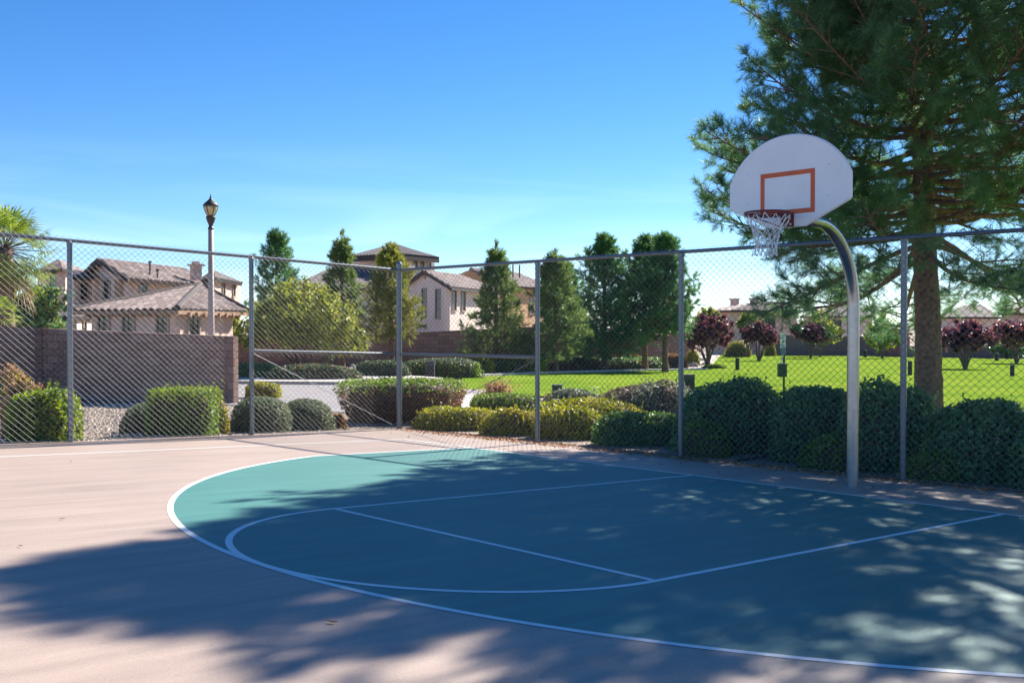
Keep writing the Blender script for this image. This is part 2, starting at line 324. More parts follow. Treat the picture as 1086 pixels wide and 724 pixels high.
# ------------------------------------------------------------------ ground, court, road, lawn
def sheet(name, poly_xy, mat, off, step=None, kind='structure', zf=None):
    """flat-ish sheet of a convex or simple polygon, laid on the terrain"""
    import bmesh
    bm = bmesh.new(); vs = [bm.verts.new((p[0], p[1], 0)) for p in poly_xy]; f = bm.faces.new(vs)
    if step:
        xs = [p[0] for p in poly_xy]; ys = [p[1] for p in poly_xy]
        for ax, lo, hi in ((0, min(xs), max(xs)), (1, min(ys), max(ys))):
            k = math.ceil(lo / step)
            while k * step < hi:
                no = (1, 0, 0) if ax == 0 else (0, 1, 0); c = (k * step, 0, 0) if ax == 0 else (0, k * step, 0)
                bmesh.ops.bisect_plane(bm, geom=bm.verts[:] + bm.edges[:] + bm.faces[:], plane_co=c, plane_no=no); k += 1
    z = zf or ter
    for v in bm.verts: v.co.z = float(z(v.co.x, v.co.y)) + off
    bmesh.ops.recalc_face_normals(bm, faces=bm.faces)
    if sum(fc.normal.z for fc in bm.faces) < 0: bmesh.ops.reverse_faces(bm, faces=bm.faces)
    me = bpy.data.meshes.new(name); bm.to_mesh(me); bm.free(); me.materials.append(mat)
    return tag(link(name, me), kind=kind)
# ground: one big sheet, fine near the court, coarse to the horizon
a = np.concatenate([[-1500, -700, -350, -200, -150], np.arange(-120, -40, 5), np.arange(-40, 60, 1.0), np.arange(60, 130, 5), [150, 200, 350, 700, 1500]])
X, Y = np.meshgrid(a, a, indexing='ij'); Z = ter(X, Y); n = len(a)
b = MB(); b.v = [tuple(p) for p in np.stack([X, Y, Z], -1).reshape(-1, 3)]
b.f = [(i * n + j, (i + 1) * n + j, (i + 1) * n + j + 1, i * n + j + 1) for i in range(n - 1) for j in range(n - 1)]; b.m = [0] * len(b.f)
tag(b.build('ground', M['dirt'], smooth=True), kind='structure')
# court slab
c0 = [(-10.5, 17), (-10.5, fy(-10.5) - 0.05), (FX + 0.06, FY - 0.05), (fx(17) + 0.06, 17)]
b = MB(); b.prism([(x, y, plane(x, y)) for x, y in c0], (0, 0, -0.14), (0, 0, 0))
tag(b.build('court', [M['pink']]), kind='structure')
# painted three-point zone
R3, AC, XS = 6.85, 0.30, 6.36
ys = AC + math.sqrt(R3 ** 2 - XS ** 2); th0 = math.asin((ys - AC) / R3)
arc = [(R3 * math.cos(t), AC + R3 * math.sin(t)) for t in np.linspace(th0, math.pi - th0, 90)]
zone = [(-XS, 0.0), (XS, 0.0)] + arc
sheet('court_paint', zone, M['teal'], 0.0014, zf=plane)
def line(name, pts, w, off=0.008):
    p = [np.array(q, float) for q in pts]; Lp = []; Rp = []
    for i in range(len(p)):
        t = p[min(i + 1, len(p) - 1)] - p[max(i - 1, 0)]; t /= np.linalg.norm(t); nn = np.array([-t[1], t[0]])
        Lp.append(p[i] + nn * w / 2); Rp.append(p[i] - nn * w / 2)
    m = MB(); k = len(p); vs = [(q[0], q[1], plane(*q) + off) for q in Lp + Rp]
    m.add(vs, [(i, i + 1, k + i + 1, k + i) for i in range(k - 1)])
    return tag(m.build(name, M['line']), kind='structure')
LW = 0.055
HW, FT, SR = 1.95, 5.33, 1.90
line('three_point_line', [(XS, 0.03), (XS, ys - 0.4)] + arc + [(-XS, ys - 0.4), (-XS, 0.03)], LW, 0.0026)
line('base_line', [(8.14, 0), (-9.9, 0)], LW, 0.0030)
line('side_line', [(8.14, 0.03), (8.25 - 0.0214 * 0, 16.9)], LW, 0.0026)
semi = [(HW * math.cos(t), FT + SR * 0.955 * math.sin(t)) for t in np.linspace(0, math.pi, 60)]
line('lane_line', [(HW, 0.03), (HW, FT - 0.3)] + semi + [(-HW, FT - 0.3), (-HW, 0.03)], LW, 0.0034)
line('free_throw_line', [(HW - 0.03, FT), (-HW + 0.03, FT)], LW, 0.0030)

# gravel bed by the far fence, road, kerb, lawn
def gpt(u, v): p = KG(u, v); return (p[0], p[1])
gb_ = [(fx(17) + 0.06, 17), (FX + 0.06, FY - 0.06), (fy(0) * 0 + 3, fy(3) - 0.06), (3.0, -6.0), gpt(420, 437), gpt(352, 438), gpt(252, 431), (34, 7), (36, 17)]
sheet('gravel_bed', gb_, M['gravel'], 0.03, step=1.0)
rd = [gpt(252, 431.5), gpt(352, 439), gpt(425, 440), gpt(489, 428), gpt(520, 414.5), gpt(430, 410.5), gpt(330, 409.5), gpt(230, 408.5), gpt(60, 407), gpt(60, 425)]
sheet('road', rd, M['road'], 0.05, step=2.0)
pv = [gpt(60, 406.6), gpt(230, 408.0), gpt(330, 409.0), gpt(430, 410.0), gpt(470, 404.5), gpt(430, 401.5), gpt(330, 404), gpt(230, 404), gpt(60, 403)]
b = MB(); b.prism([(x, y, float(ter(x, y))) for x, y in pv], (0, 0, -0.1), (0, 0, 0.15)); tag(b.build('pavement', M['walk']), kind='structure')
lw_near = [(489, 419.5), (560, 421), (640, 424), (720, 428)]
lw = [gpt(*q) for q in lw_near] + [(2.0, -3.9), (-5, -4.2), (-30, -9)]
far = [(1200, 384.5), (1086, 381.5), (990, 379.5), (900, 377.6), (830, 376.6), (760, 376.2), (752, 392), (720, 393.2), (640, 394.6), (560, 397), (490, 400.5)]
lw += [gpt(1500, 392)] + [gpt(*q) for q in far]
sheet('lawn', lw, M['lawn'], 0.05, step=3.0)
edge = [KG(u, v) for u, v in ((748, 392.6), (720, 393.4), (680, 393.9), (640, 395), (560, 397.5), (490, 401))]
b = MB()
for p, q in zip(edge[:-1], edge[1:]):
    d = (q - p); d[2] = 0; d /= np.linalg.norm(d); nn = np.array([-d[1], d[0], 0])
    b.add([p + nn * .22 + (0, 0, .0), q + nn * .22, q - nn * .22, p - nn * .22, p + nn * .22 + (0, 0, .13), q + nn * .22 + (0, 0, .13), q - nn * .22 + (0, 0, .13), p - nn * .22 + (0, 0, .13)], [(4, 5, 6, 7), (0, 1, 5, 4), (2, 3, 7, 6)])
tag(b.build('kerb', M['walk']), kind='structure')
pth = [gpt(488, 419), gpt(505, 419.5), gpt(512, 436), gpt(478, 436)]
sheet('path', pth, M['walk'], 0.058, step=2.0)
sheet('rock_bed', [gpt(720, 392.4), gpt(752, 391.3), gpt(764, 377), gpt(722, 377)], M['stone'], 0.06, step=2.0)

# ------------------------------------------------------------------ plant builders
def unit(a): return a / (np.linalg.norm(a, axis=-1, keepdims=True) + 1e-12)
def leaves(P, N, size, rng, asp=0.55, droop=0.0, spread=0.9):
    """diamond leaves at P facing roughly along N"""
    n = len(P); N = unit(N + rng.normal(0, spread, (n, 3)))
    a = unit(np.cross(N, rng.normal(0, 1, (n, 3)))); b = np.cross(N, a)
    s = size * rng.uniform(0.6, 1.35, (n, 1)); a = a * s; b = b * s * asp
    if droop: a = a + np.array([0, 0, -droop]) * s
    return np.stack([P - a, P - b * 0.9 + a * .1, P + a, P + b * 0.9 + a * .1], 1)
def needles(P, D, ln, w, rng):
    n = len(P); s = unit(np.cross(D, rng.normal(0, 1, (n, 3)))) * (w / 2)
    return np.stack([P - s, P + s, P + D * ln], 1)
def bumps(d, rng, k, amp):
    c = unit(rng.normal(0, 1, (k, 3))); h = rng.uniform(-0.6, 1, k)
    w = np.exp(-(np.linalg.norm(d[:, None, :] - c[None], axis=-1) / 0.42) ** 2)
    return 1 + amp * np.clip((w * h).sum(1), -1, 1.3)
def fill_dirs(n, rng):
    d = unit(rng.normal(0, 1, (n, 3))); d[:, 2] = np.abs(d[:, 2]) * 1.0 - 0.08; return unit(d)
def superd(d, e):
    """direction -> point on a superellipsoid (e=2 round, 8 boxy)"""
    return d / (np.abs(d) ** e).sum(1, keepdims=True) ** (1.0 / e)
def shrub_at(name, c, rx, ry, h, mats, label, group=None, e=2.4, n=5000, size=0.035, amp=0.14, k=26, seed=0, rot=0.0, shoots=0, cat='shrub', flare=0.0, asp=0.55, rough_edge=0.10, core=0.86, spread=0.9, mat2=None, mix2=0.0, top2=None):
    """one shrub: leaves in the outer shell of a lumpy body that stands on c, a solid twig-brown core added inside to block light"""
    rng = np.random.default_rng(seed + 11)
    d = fill_dirs(n, rng); q = superd(d, e); r = bumps(d, np.random.default_rng(seed), k, amp)
    fl = lambda z: 1 - flare * (1 - np.clip(z, 0, 1))
    rad = (r * (1 - rough_edge * rng.exponential(0.9, n)) * rng.uniform(0.97, 1.04, n))
    ax = np.array([RT[0], RT[1], 0]); ay = np.array([F2[0], F2[1], 0])
    cs, sn = math.cos(rot), math.sin(rot); ax, ay = ax * cs + ay * sn, ay * cs - ax * sn
    def place(q, rad):
        z = np.clip(q[:, 2] * rad, 0.0, None); f = fl(z)
        return np.array(c)[None] + ax * (q[:, 0] * rad * rx * f)[:, None] + ay * (q[:, 1] * rad * ry * f)[:, None] + np.array([0, 0, 1.0]) * (z * h)[:, None]
    P = place(q, rad); nv = unit(ax * (d[:, 0] / rx)[:, None] + ay * (d[:, 1] / ry)[:, None] + np.array([0, 0, 1.0]) * (d[:, 2] / h)[:, None])
    polys = [leaves(P, nv, size, rng, asp, spread=spread)]; mi = [0]
    ms = list(mats) if isinstance(mats, (list, tuple)) else [mats]
    if mat2 is not None:
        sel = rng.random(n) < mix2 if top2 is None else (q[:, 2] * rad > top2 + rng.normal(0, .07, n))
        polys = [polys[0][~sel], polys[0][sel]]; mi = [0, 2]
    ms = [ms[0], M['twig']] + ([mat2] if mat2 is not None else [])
    if shoots:
        sd = d[:shoots]; sp = P[:shoots]; up = unit(nv[:shoots] + np.array([0, 0, 1.2]) + rng.normal(0, .3, (shoots, 3)))
        for j in range(5):
            polys.append(leaves(sp + up * (0.03 + 0.035 * j), up + rng.normal(0, .5, (shoots, 3)), size * .9, rng, asp)); mi.append(0)
    # solid core in twig brown, added so no light passes through the shrub
    ex = MB(); nu, nvv = 18, 8; gd = []
    for i in range(nvv + 1):
        for j in range(nu):
            el = (i / nvv) * math.pi / 2; aa = 2 * math.pi * j / nu; gd.append((math.cos(el) * math.cos(aa), math.cos(el) * math.sin(aa), max(math.sin(el), 0)))
    gd = np.array(gd); cp = place(superd(unit(gd + 1e-9), e), bumps(unit(gd), np.random.default_rng(seed), k, amp) * core)
    ex.add(cp, [(i * nu + j, i * nu + (j + 1) % nu, (i + 1) * nu + (j + 1) % nu, (i + 1) * nu + j) for i in range(nvv) for j in range(nu)], 1)
    o = soup(name, polys, ms, mi, extra=ex)
    return tag(o, label, cat, group)
def shrub(name, u0, u1, vb, vt, depth_ratio, mats, label, group=None, dd=None, **kw):
    """stand a shrub by where its foot is seen"""
    um = (u0 + u1) / 2; p = KG(um, vb) if dd is None else K(um, vb, dd); d = depth(p)
    rx = (u1 - u0) / 2 / F * d; ry = rx * depth_ratio; d2 = d + ry * 0.8
    x, y = PX(um, d2); z = float(ter(x, y)); rx = (u1 - u0) / 2 / F * d2
    h = CAM[2] + (346 - vt) / F * d2 - z
    return shrub_at(name, (x, y, z - 0.03), rx, ry, h + 0.03, mats, label, group, **kw)

def conifer(name, loc, H, env, rtr, mats, label, cat='pine tree', group=None, nbr=70, base=1.2, seed=0, bare=0.35, sub=9, twl=0.28, nn=26, nl=0.12, nw=0.006, lift=(0.15, 0.9), dens=0.22, lean=(0, 0), fork=False, tcol=None, droop_low=0.0, bark='bark', rseg=5, subl=0.42, splay=0, lvar=(0.72, 1.08), nspread=1.0):
    """trunk, whorled limbs and needle tufts; env(h, azimuth) gives the crown's reach"""
    rng = np.random.default_rng(seed); loc = np.array(loc, float); t = thing(name, loc, label, cat, group)
    tk = MB(); hs = np.linspace(0, H * 0.985, 22)
    wob = np.cumsum(rng.normal(0, 0.012 * H / 10, (22, 2)), 0); wob[0] = 0
    ax = np.stack([lean[0] * (hs / H) ** 1.5 + wob[:, 0], lean[1] * (hs / H) ** 1.5 + wob[:, 1], hs], 1)
    rad = rtr * (1 - hs / H) ** 0.8 + 0.012; rad[0] *= 1.35; rad[1] *= 1.06
    hd = np.concatenate([np.linspace(0, min(2.5, H * .3), 26), np.linspace(min(2.5, H * .3), H * .985, 40)[1:]])
    n = 18; vs = []
    for h in hs if rtr < 0.2 else hd:
        c = np.array([np.interp(h, hs, ax[:, i]) for i in range(3)]); r0 = np.interp(h, hs, rad)
        for k in range(n):
            a = 2 * math.pi * k / n; rr = r0 * (1 + (0.06 * math.sin(5 * a + h * 2.1 + 1.3 * math.sin(h * 3)) + 0.03 * rng.normal()) * (1 if rtr > 0.2 else 0.3))
            vs.append(loc + c + np.array([rr * math.cos(a), rr * math.sin(a), -0.15 if h == 0 else 0]))
    m_ = len(vs) // n
    tk.add(vs, [(i * n + k, i * n + (k + 1) % n, (i + 1) * n + (k + 1) % n, (i + 1) * n + k) for i in range(m_ - 1) for k in range(n)])
    tw_o = []; tw_d = []; br = MB()
    for i in range(nbr):
        f = (i + rng.uniform(0, 1)) / nbr; h = base + (H * 0.97 - base) * f ** 0.92
        az = i * 2.39996 + rng.normal(0, 0.35); Lb = env(min(h + 0.42 * env(h, az), h + 0.55 * (H - h)), az) * rng.uniform(*lvar)
        if Lb < 0.12: continue
        el = lift[0] + (lift[1] - lift[0]) * ((h - base) / (H - base)) + rng.normal(0, 0.10)
        if droop_low and h < base + droop_low: el -= 0.35
        p0 = np.array([np.interp(h, hs, ax[:, j]) for j in range(3)]); hz = np.array([math.cos(az), math.sin(az), 0])
        pts = []; ss = np.linspace(0, 1, 7); sag = rng.uniform(0.0, 0.22); kink = rng.normal(0, .08)
        sd = np.array([-hz[1], hz[0], 0])
        # reach is horizontal, so a steep limb rises a lot; heights are held under the tip
        rise = min(math.tan(el) * Lb, max(0.12, (H - h) * 0.75))
        for s in ss: pts.append(p0 + hz * Lb * s + np.array([0, 0, rise * (s ** 1.35) - sag * Lb * math.sin(s * math.pi) * 0.6]) + sd * kink * Lb * math.sin(2.6 * s))
        pts = np.array(pts); rb = max(0.012, rtr * 0.26 * (1 - h / H) ** 0.5 * min(1, Lb / 2.0 + .2))
        br.tube([loc + q for q in pts], [rb * (1 - 0.85 * s) + 0.003 for s in ss], rseg, caps=False)
        tan = np.gradient(pts, axis=0)
        ns = max(3, int(sub * (0.45 + 0.55 * Lb / 3.5)))
        for j in range(ns):
            s = bare + (1 - bare) * (j + rng.uniform(0, 1)) / ns
            q = np.array([np.interp(s, ss, pts[:, k]) for k in range(3)]); tg = unit(np.array([np.interp(s, ss, tan[:, k]) for k in range(3)]))
            side = (1 if j % 2 else -1) * rng.uniform(0.3, 1.1)
            dr = unit(tg * rng.uniform(0.4, 1.0) + sd * side + np.array([0, 0, rng.uniform(-0.35, 0.95)]))
            Ls = Lb * subl * (1.12 - s) * rng.uniform(0.5, 1.3) + 0.16
            if Ls > 0.3: br.tube([loc + q, loc + q + dr * Ls], [rb * .3 + .002, .003], 3, caps=False)
            nt_ = max(1, int(Ls / dens))
            for kx in range(nt_):
                o = q + dr * Ls * (kx + 0.6) / nt_; dd = unit(dr + rng.normal(0, 0.5, 3) + np.array([0, 0, 0.25])); tw_o.append(o); tw_d.append(dd)
            for _ in range(splay): tw_o.append(q + dr * Ls * rng.uniform(.75, 1.05)); tw_d.append(unit(dr + rng.normal(0, 0.75, 3) + np.array([0, 0, 0.15])))
        tw_o.append(pts[-1]); tw_d.append(unit(tan[-1] + [0, 0, .3]))
    for j in range(5): tw_o.append(ax[-1] + rng.normal(0, .04, 3)); tw_d.append(unit(np.array([rng.normal(0, .25), rng.normal(0, .25), 1])))
    O = np.array(tw_o); D = np.array(tw_d); nt2 = len(O); print('twigs', nt2, 'needles', nt2 * nn)
    O = np.repeat(O, nn, 0); D = np.repeat(D, nn, 0); m = len(O)
    tt = rng.uniform(0, 1, (m, 1)); rdir = unit(np.cross(D, rng.normal(0, 1, (m, 3)))); sp = nspread * rng.uniform(0.45, 1.15, (m, 1)) * (1.15 - 0.5 * tt)
    nd = unit(D + rdir * sp + np.array([0, 0, -0.08])); ln = nl * rng.uniform(0.7, 1.25, (m, 1))
    P = O + D * (tt * twl) + loc
    P = P.astype(float)
    P2 = needles(P, nd, ln, nw, rng)
    tk.v += br.v and []; o0 = len(tk.v)
    tk.v += br.v; tk.f += [tuple(x + o0 for x in f) for f in br.f]; tk.m += [0] * len(br.f)
    tk.build('trunk', M[bark], t, smooth=True)
    soup('crown', [P2], [mats], parent=t)
    return t
def at_trunk(u, d): x, y = PX(u, d); return (x, y, float(ter(x, y)))
def bg_pine(u, d, vt, hw, mats, label, group=None, seed=0, base=0.65, shape=1.0, nbr=72, lean=(0, 0), cat='pine tree', lift=(0.05, 0.95), **kw):
    """a pine whose tip shows at height vt and whose crown is hw pixels wide to each side"""
    loc = at_trunk(u, d); H = CAM[2] + (346 - vt) / F * d - loc[2]; Rw = 1.36 * hw / F * d
    def env(h, az):
        f = (h - base) / (H - base); return Rw * (0.35 + 0.65 * min(1, f * 5 + .35)) * max(0.02, (1 - f)) ** (0.85 * shape) * 1.12 * min(1.0, max(0.02, 1 - f) / 0.22) ** 0.45
    k = d / 55.0
    kw.setdefault('bare', 0.14); kw.setdefault('lvar', (0.55, 1.15))
    return conifer('pine_tree', loc, H, env, 0.018 * H + .03, mats, label, cat, group, nbr=nbr, base=base, seed=seed, sub=18, twl=0.30 * k ** .5, nn=24, nl=0.20 * k ** .5, nw=0.032 * k ** .5, dens=0.26, nspread=1.25, splay=1, lean=lean, lift=lift, **kw)
def crown_tree(name, loc, lobes, mats, label, cat, group=None, n=6000, size=0.09, seed=0, stems=((0, 0),), bark='plumbark', rb=0.09, fork=0.8, mat2=None, mix2=0.0, asp=0.6):
    """broadleaf tree: stems that fork into limbs, leaves scattered through several uneven lobes"""
    rng = np.random.default_rng(seed); loc = np.array(loc, float); t = thing(name, loc, label, cat, group)
    tk = MB(); L = []; Nn = []
    vol = np.array([l[3] * l[4] * l[5] for l in lobes]) ** 0.67; vol /= vol.sum()
    for l, w in zip(lobes, vol):
        c = loc + np.array(l[:3]); k = int(n * w); d = unit(rng.normal(0, 1, (k, 3))); r = bumps(d, rng, 18, 0.22)
        rr = (rng.random(k) ** 0.33) * r
        # leaves gather in clumps
        nc = max(8, k // 45); cd = unit(rng.normal(0, 1, (nc, 3))) * (rng.uniform(0.45, 1.0, (nc, 1))); idx = rng.integers(0, nc, k)
        p = np.where((rng.random(k) < 0.85)[:, None], cd[idx] + rng.normal(0, 0.095, (k, 3)), d * rr[:, None])
        L.append(c + p * np.array(l[3:6])); Nn.append(unit(p))
        s = stems[rng.integers(0, len(stems))]; b0 = loc + np.array([s[0], s[1], 0])
        m1 = b0 + (c - b0) * 0.42 + np.array([rng.normal(0, .06), rng.normal(0, .06), fork * .3])
        tk.tube([b0 + (0, 0, -0.1), b0 + (m1 - b0) * .5 + (rng.normal(0, .03), rng.normal(0, .03), 0.05), m1, c, c + np.array([0, 0, l[5] * .5])], [rb, rb * .8, rb * .6, rb * .35, rb * .12], 7, caps=False)
        for j in range(7):
            e = c + unit(rng.normal(0, 1, 3)) * np.array(l[3:6]) * 0.85; tk.tube([m1 + (c - m1) * rng.uniform(.1, .9), e], [rb * .25, .008], 4, caps=False)
    P = np.concatenate(L); N = np.concatenate(Nn); lf = leaves(P, N, size, rng, asp)
    tk.build('trunk', M[bark], t, smooth=True)
    if mat2 is not None:
        s = rng.random(len(lf)) < mix2; soup('crown', [lf[~s], lf[s]], [mats, mat2], [0, 1], parent=t)
    else: soup('crown', [lf], [mats], parent=t)
    return t

# ------------------------------------------------------------------ chain link fences
def chain_run(name, label, A, B, posts, corner=None, mid=(), rods=(), side=1.0):
    """A, B: ends in plan; posts: distances from A; mid: spans with a middle rail; rods: (s0,z0,s1,z1)"""
    A = np.array(A, float); B = np.array(B, float); Ln = np.linalg.norm(B - A); d = (B - A) / Ln; nrm = np.array([-d[1], d[0]]) * side
    def pt(s, z, o=0.0): q = A + d * s + nrm * o; return np.array([q[0], q[1], plane(*q) + z])
    t = thing(name, pt(0, 0), label, 'chain link fence', 'chain link fences around the court')
    for s in posts:
        r = 0.052 if s == corner else 0.040; p = pt(s, 0); m = MB(); top = FH + (0.10 if s == corner else -0.02)
        m.tube([pt(s, -0.3), pt(s, top)], r, 16)
        o = m.build('post', M['galv'], t, smooth=False); 
        cp = MB()
        if s == corner: cp.lathe(pt(s, top), [(0.058, -0.03), (0.058, 0.02), (0.045, 0.05), (0.02, 0.066), (0.002, 0.07)], 14)
        else: cp.lathe(pt(s, top), [(0.046, -0.05), (0.046, 0.0), (0.036, 0.012), (0.002, 0.014)], 12)
        cp.build('post_cap', M['galv'], o)
        if s == corner:
            for z in (0.12, 0.62, 1.12, 1.45, 1.9, 2.4, 2.9): 
                bd = MB(); bd.lathe(pt(s, z), [(0.0525, -.013), (0.060, -.013), (0.060, .013), (0.0525, .013)], 14); bd.build('tension_band', M['galv'], o)
    m = MB(); m.tube([pt(0 if corner != 0 else 0.03, FH), pt(Ln, FH)], 0.027, 12); m.build('top_rail', M['galv'], t)
    for s0, s1 in mid: m = MB(); m.tube([pt(s0 + .04, 1.45), pt(s1 - .04, 1.45)], 0.027, 12); m.build('middle_rail', M['galv'], t)
    for s0, z0, s1, z1 in rods: m = MB(); m.tube([pt(s0, z0, -.03), pt(s1, z1, -.03)], 0.006, 6); m.build('truss_rod', M['galv'], t)
    # woven wire: two sets of wires crossing in a diamond lattice, twisted above the rail
    wx, wz = 0.105, 0.092; top = FH + 0.055; r = 0.0026; slope = wz / wx; V = []; Fc = []
    off = 0.043
    for fam in (1, -1):
        k0 = int(-top / slope / wx) - 2; k1 = int((Ln + top / slope) / wx) + 2
        for k in range(k0, k1):
            s_at = lambda z: k * wx + fam * z / slope
            z0, z1 = 0.02, top
            # clip to the run
            if fam > 0: z0 = max(z0, (0 - k * wx) * slope); z1 = min(z1, (Ln - k * wx) * slope)
            else: z0 = max(z0, (k * wx - Ln) * slope); z1 = min(z1, k * wx * slope)
            if z1 - z0 < 0.02: continue
            ns = max(1, int((z1 - z0) / 0.55))
            for q in range(ns):
                za = z0 + (z1 - z0) * q / ns; zb = z0 + (z1 - z0) * (q + 1) / ns
                for (s_, z_) in ((s_at(za), za), (s_at(zb), zb)):
                    c = pt(s_, z_, off + fam * 0.0028); tx = np.array([d[0], d[1], 0]) * (-fam * slope); tx[2] = 1 / 1.0; tx = np.array([-d[0] * fam * slope, -d[1] * fam * slope, 1.0]); tx /= np.linalg.norm(tx); ny = np.array([nrm[0], nrm[1], 0])
                    V += [c + tx * r, c + ny * r, c - tx * r, c - ny * r]
                o = len(V) - 8; Fc += [(o + i, o + (i + 1) % 4, o + 4 + (i + 1) % 4, o + 4 + i) for i in range(4)]
    m = MB(); m.v = V; m.f = Fc; m.m = [0] * len(Fc)
    me = bpy.data.meshes.new('wire_mesh'); me.from_pydata([tuple(map(float, v)) for v in V], [], Fc); me.materials.append(M['wire']); link('wire_mesh', me, t)
    b = MB(); b.tube([pt(0, 0.03, off), pt(Ln, 0.03, off)], 0.005, 5); b.build('tension_wire', M['wire'], t)
    return t
cx_, cy_ = FX, FY
right_end = (-9.9, fy(-9.9))
sR = lambda x: math.hypot(cx_ - x, cy_ - fy(x))
chain_run('chain_link_fence', 'galvanised chain link fence in front of the dark hedge, behind the hoop', (cx_, cy_), right_end,
          [0, sR(6.499), sR(3.551), sR(0.13), sR(-3.1), sR(-6.3), sR(-9.6)], corner=0, mid=[(0, sR(6.499))], rods=[(0.06, 0.08, sR(6.499) - .04, 1.41)], side=-1.0)
left_end = (fx(14.3), 14.3)
sL = lambda y: math.hypot(fx(y) - cx_, y - cy_)
chain_run('chain_link_fence', 'galvanised chain link fence in front of the brown block wall and lamp post', (cx_ , cy_ + 0.07), left_end,
          [sL(1.729), sL(4.82), sL(7.9), sL(11.0), sL(14.1)], mid=[(0.0, sL(1.729))], rods=[(0.06, 0.08, sL(1.729) - .04, 1.41)], side=1.0)

# ------------------------------------------------------------------ basketball hoop
BY = 0.87; px0, py0 = 0.085, -0.64
hoop = thing('basketball_hoop', (px0, py0, plane(px0, py0)), 'white fan shaped backboard with rim and net on a curved steel pole', 'basketball hoop')
zr = 3.05 + plane(0, 1)
m = MB(); pts = [(px0, py0, -0.25), (px0, py0, 0.0), (px0, py0, 1.0), (px0, py0, 2.10)]
rb = 0.93; zc = 2.12; top = zc + rb
for t in np.linspace(0, math.pi / 2, 16)[1:]:
    f = 1 - math.cos(t); pts.append((px0 * (1 - f) + 0.0 * f, py0 + rb * f, zc + rb * math.sin(t)))
pts.append((0.0, BY - 0.16, top))
m.tube(pts, 0.071, 20); m.build('pole', M['pole'], hoop, smooth=True)
m = MB(); m.lathe((px0, py0, plane(px0, py0)), [(0.10, -.02), (0.10, 0.012), (0.076, 0.02)], 18); m.build('base_collar', M['slab'], hoop)
# bracket between pole and board
m = MB(); m.box((0, BY - 0.12, top + .06), (0.12, 0.012, 0.12)); 
for sx_ in (-1, 1):
    m.tube([(sx_ * .06, BY - .12, top + .10), (sx_ * .42, BY - .045, top + .42)], 0.016, 8)
m.box((0, BY - 0.075, top + .05), (0.09, 0.045, 0.10)); m.build('bracket', M['galv'], hoop)
# fan backboard
zb = zr - 0.14; BW = 1.105; out = [(-0.20, zb), (0.20, zb), (0.665, zb + 0.235), (0.685, zb + 0.262), (0.685, zb + 0.525)]
Rr = (0.685 ** 2 + 0.475 ** 2) / (2 * 0.475); zc_ = zb + 1.0 - Rr; a0 = math.asin((zb + 0.53 - zc_) / Rr)
out += [(Rr * math.cos(a), zc_ + Rr * math.sin(a)) for a in np.linspace(a0, math.pi - a0, 40)]
out += [(-0.685, zb + 0.525), (-0.685, zb + 0.262), (-0.665, zb + 0.235)]
out = [(x * BW, z) for x, z in out]; cz = zb + .48
m = MB(); nO = len(out)
def ring(sc, y): return [(x * sc, y, cz + (z - cz) * sc) for x, z in out]
vs = ring(0.975, BY) + ring(1.0, BY - 0.014) + ring(1.0, BY - 0.032) + ring(0.97, BY - 0.04)
m.add(vs, [tuple(range(nO)), tuple(range(3 * nO, 4 * nO))[::-1]] + [(k * nO + i, k * nO + (i + 1) % nO, (k + 1) * nO + (i + 1) % nO, (k + 1) * nO + i) for k in range(3) for i in range(nO)])
bd = m.build('backboard', M['board'], hoop)
m = MB(); y0, y1 = BY + 0.001, BY + 0.004; w, h, t_ = 0.338, 0.462, 0.050
for c, hh in (((0, zr + h - t_ / 2), (w, t_ / 2)), ((0, zr + t_ / 2), (w, t_ / 2)), ((-w + t_ / 2, zr + h / 2), (t_ / 2, h / 2 - t_)), ((w - t_ / 2, zr + h / 2), (t_ / 2, h / 2 - t_))):
    m.box((c[0], (y0 + y1) / 2, c[1]), (hh[0], 0.0015, hh[1]))
m.build('target_square', M['orange'], bd)
for bx in (-.5, .5):
    for bz in (.30, .62): m = MB(); m.box((bx, BY + .003, zb + bz), (.009, .004, .009)); m.build('bolt', M['bolt'], bd)
RC = (0.0, BY + 0.36, zr - 0.01); RRd = 0.237
rim = MB(); rim.tube([(RC[0] + RRd * math.cos(a), RC[1] + RRd * math.sin(a), RC[2]) for a in np.linspace(0, 2 * math.pi, 49)], 0.0115, 10, caps=False)
rim.tube([(RC[0] + (RRd - .004) * math.cos(a), RC[1] + (RRd - .004) * math.sin(a), RC[2] - .022) for a in np.linspace(0, 2 * math.pi, 49)], 0.008, 8, caps=False)
for sx_ in (-1, 1):
    rim.tube([(sx_ * .075, BY + .014, zr - .015), (sx_ * .10, BY + .15, zr - .012)], 0.011, 8)
    rim.tube([(sx_ * .06, BY + .014, zr - .135), (sx_ * .12, BY + .27, zr - .075), (sx_ * .19, BY + .46, zr - .028)], 0.006, 6)
ro = rim.build('rim', M['rim'], hoop, smooth=True)
m = MB(); m.box((0, BY + 0.008, zr - 0.062), (0.085, 0.008, 0.075)); m.box((0, BY + 0.05, zr - .012), (0.085, 0.042, .006)); pl = m.build('mounting_plate', M['rim'], ro)
for sx_ in (-1, 1):
    for dz in (-.045, -.11): m = MB(); m.box((sx_ * .055, BY + .019, zr + dz), (.010, .004, .010)); m.build('bolt', M['bolt'], ro)
rng = np.random.default_rng(5); m = MB(); NL = 12; lev = [(0.234, -0.015), (0.195, -0.10), (0.155, -0.175), (0.125, -0.25), (0.112, -0.325), (0.108, -0.395), (0.118, -0.44)]
node = {}
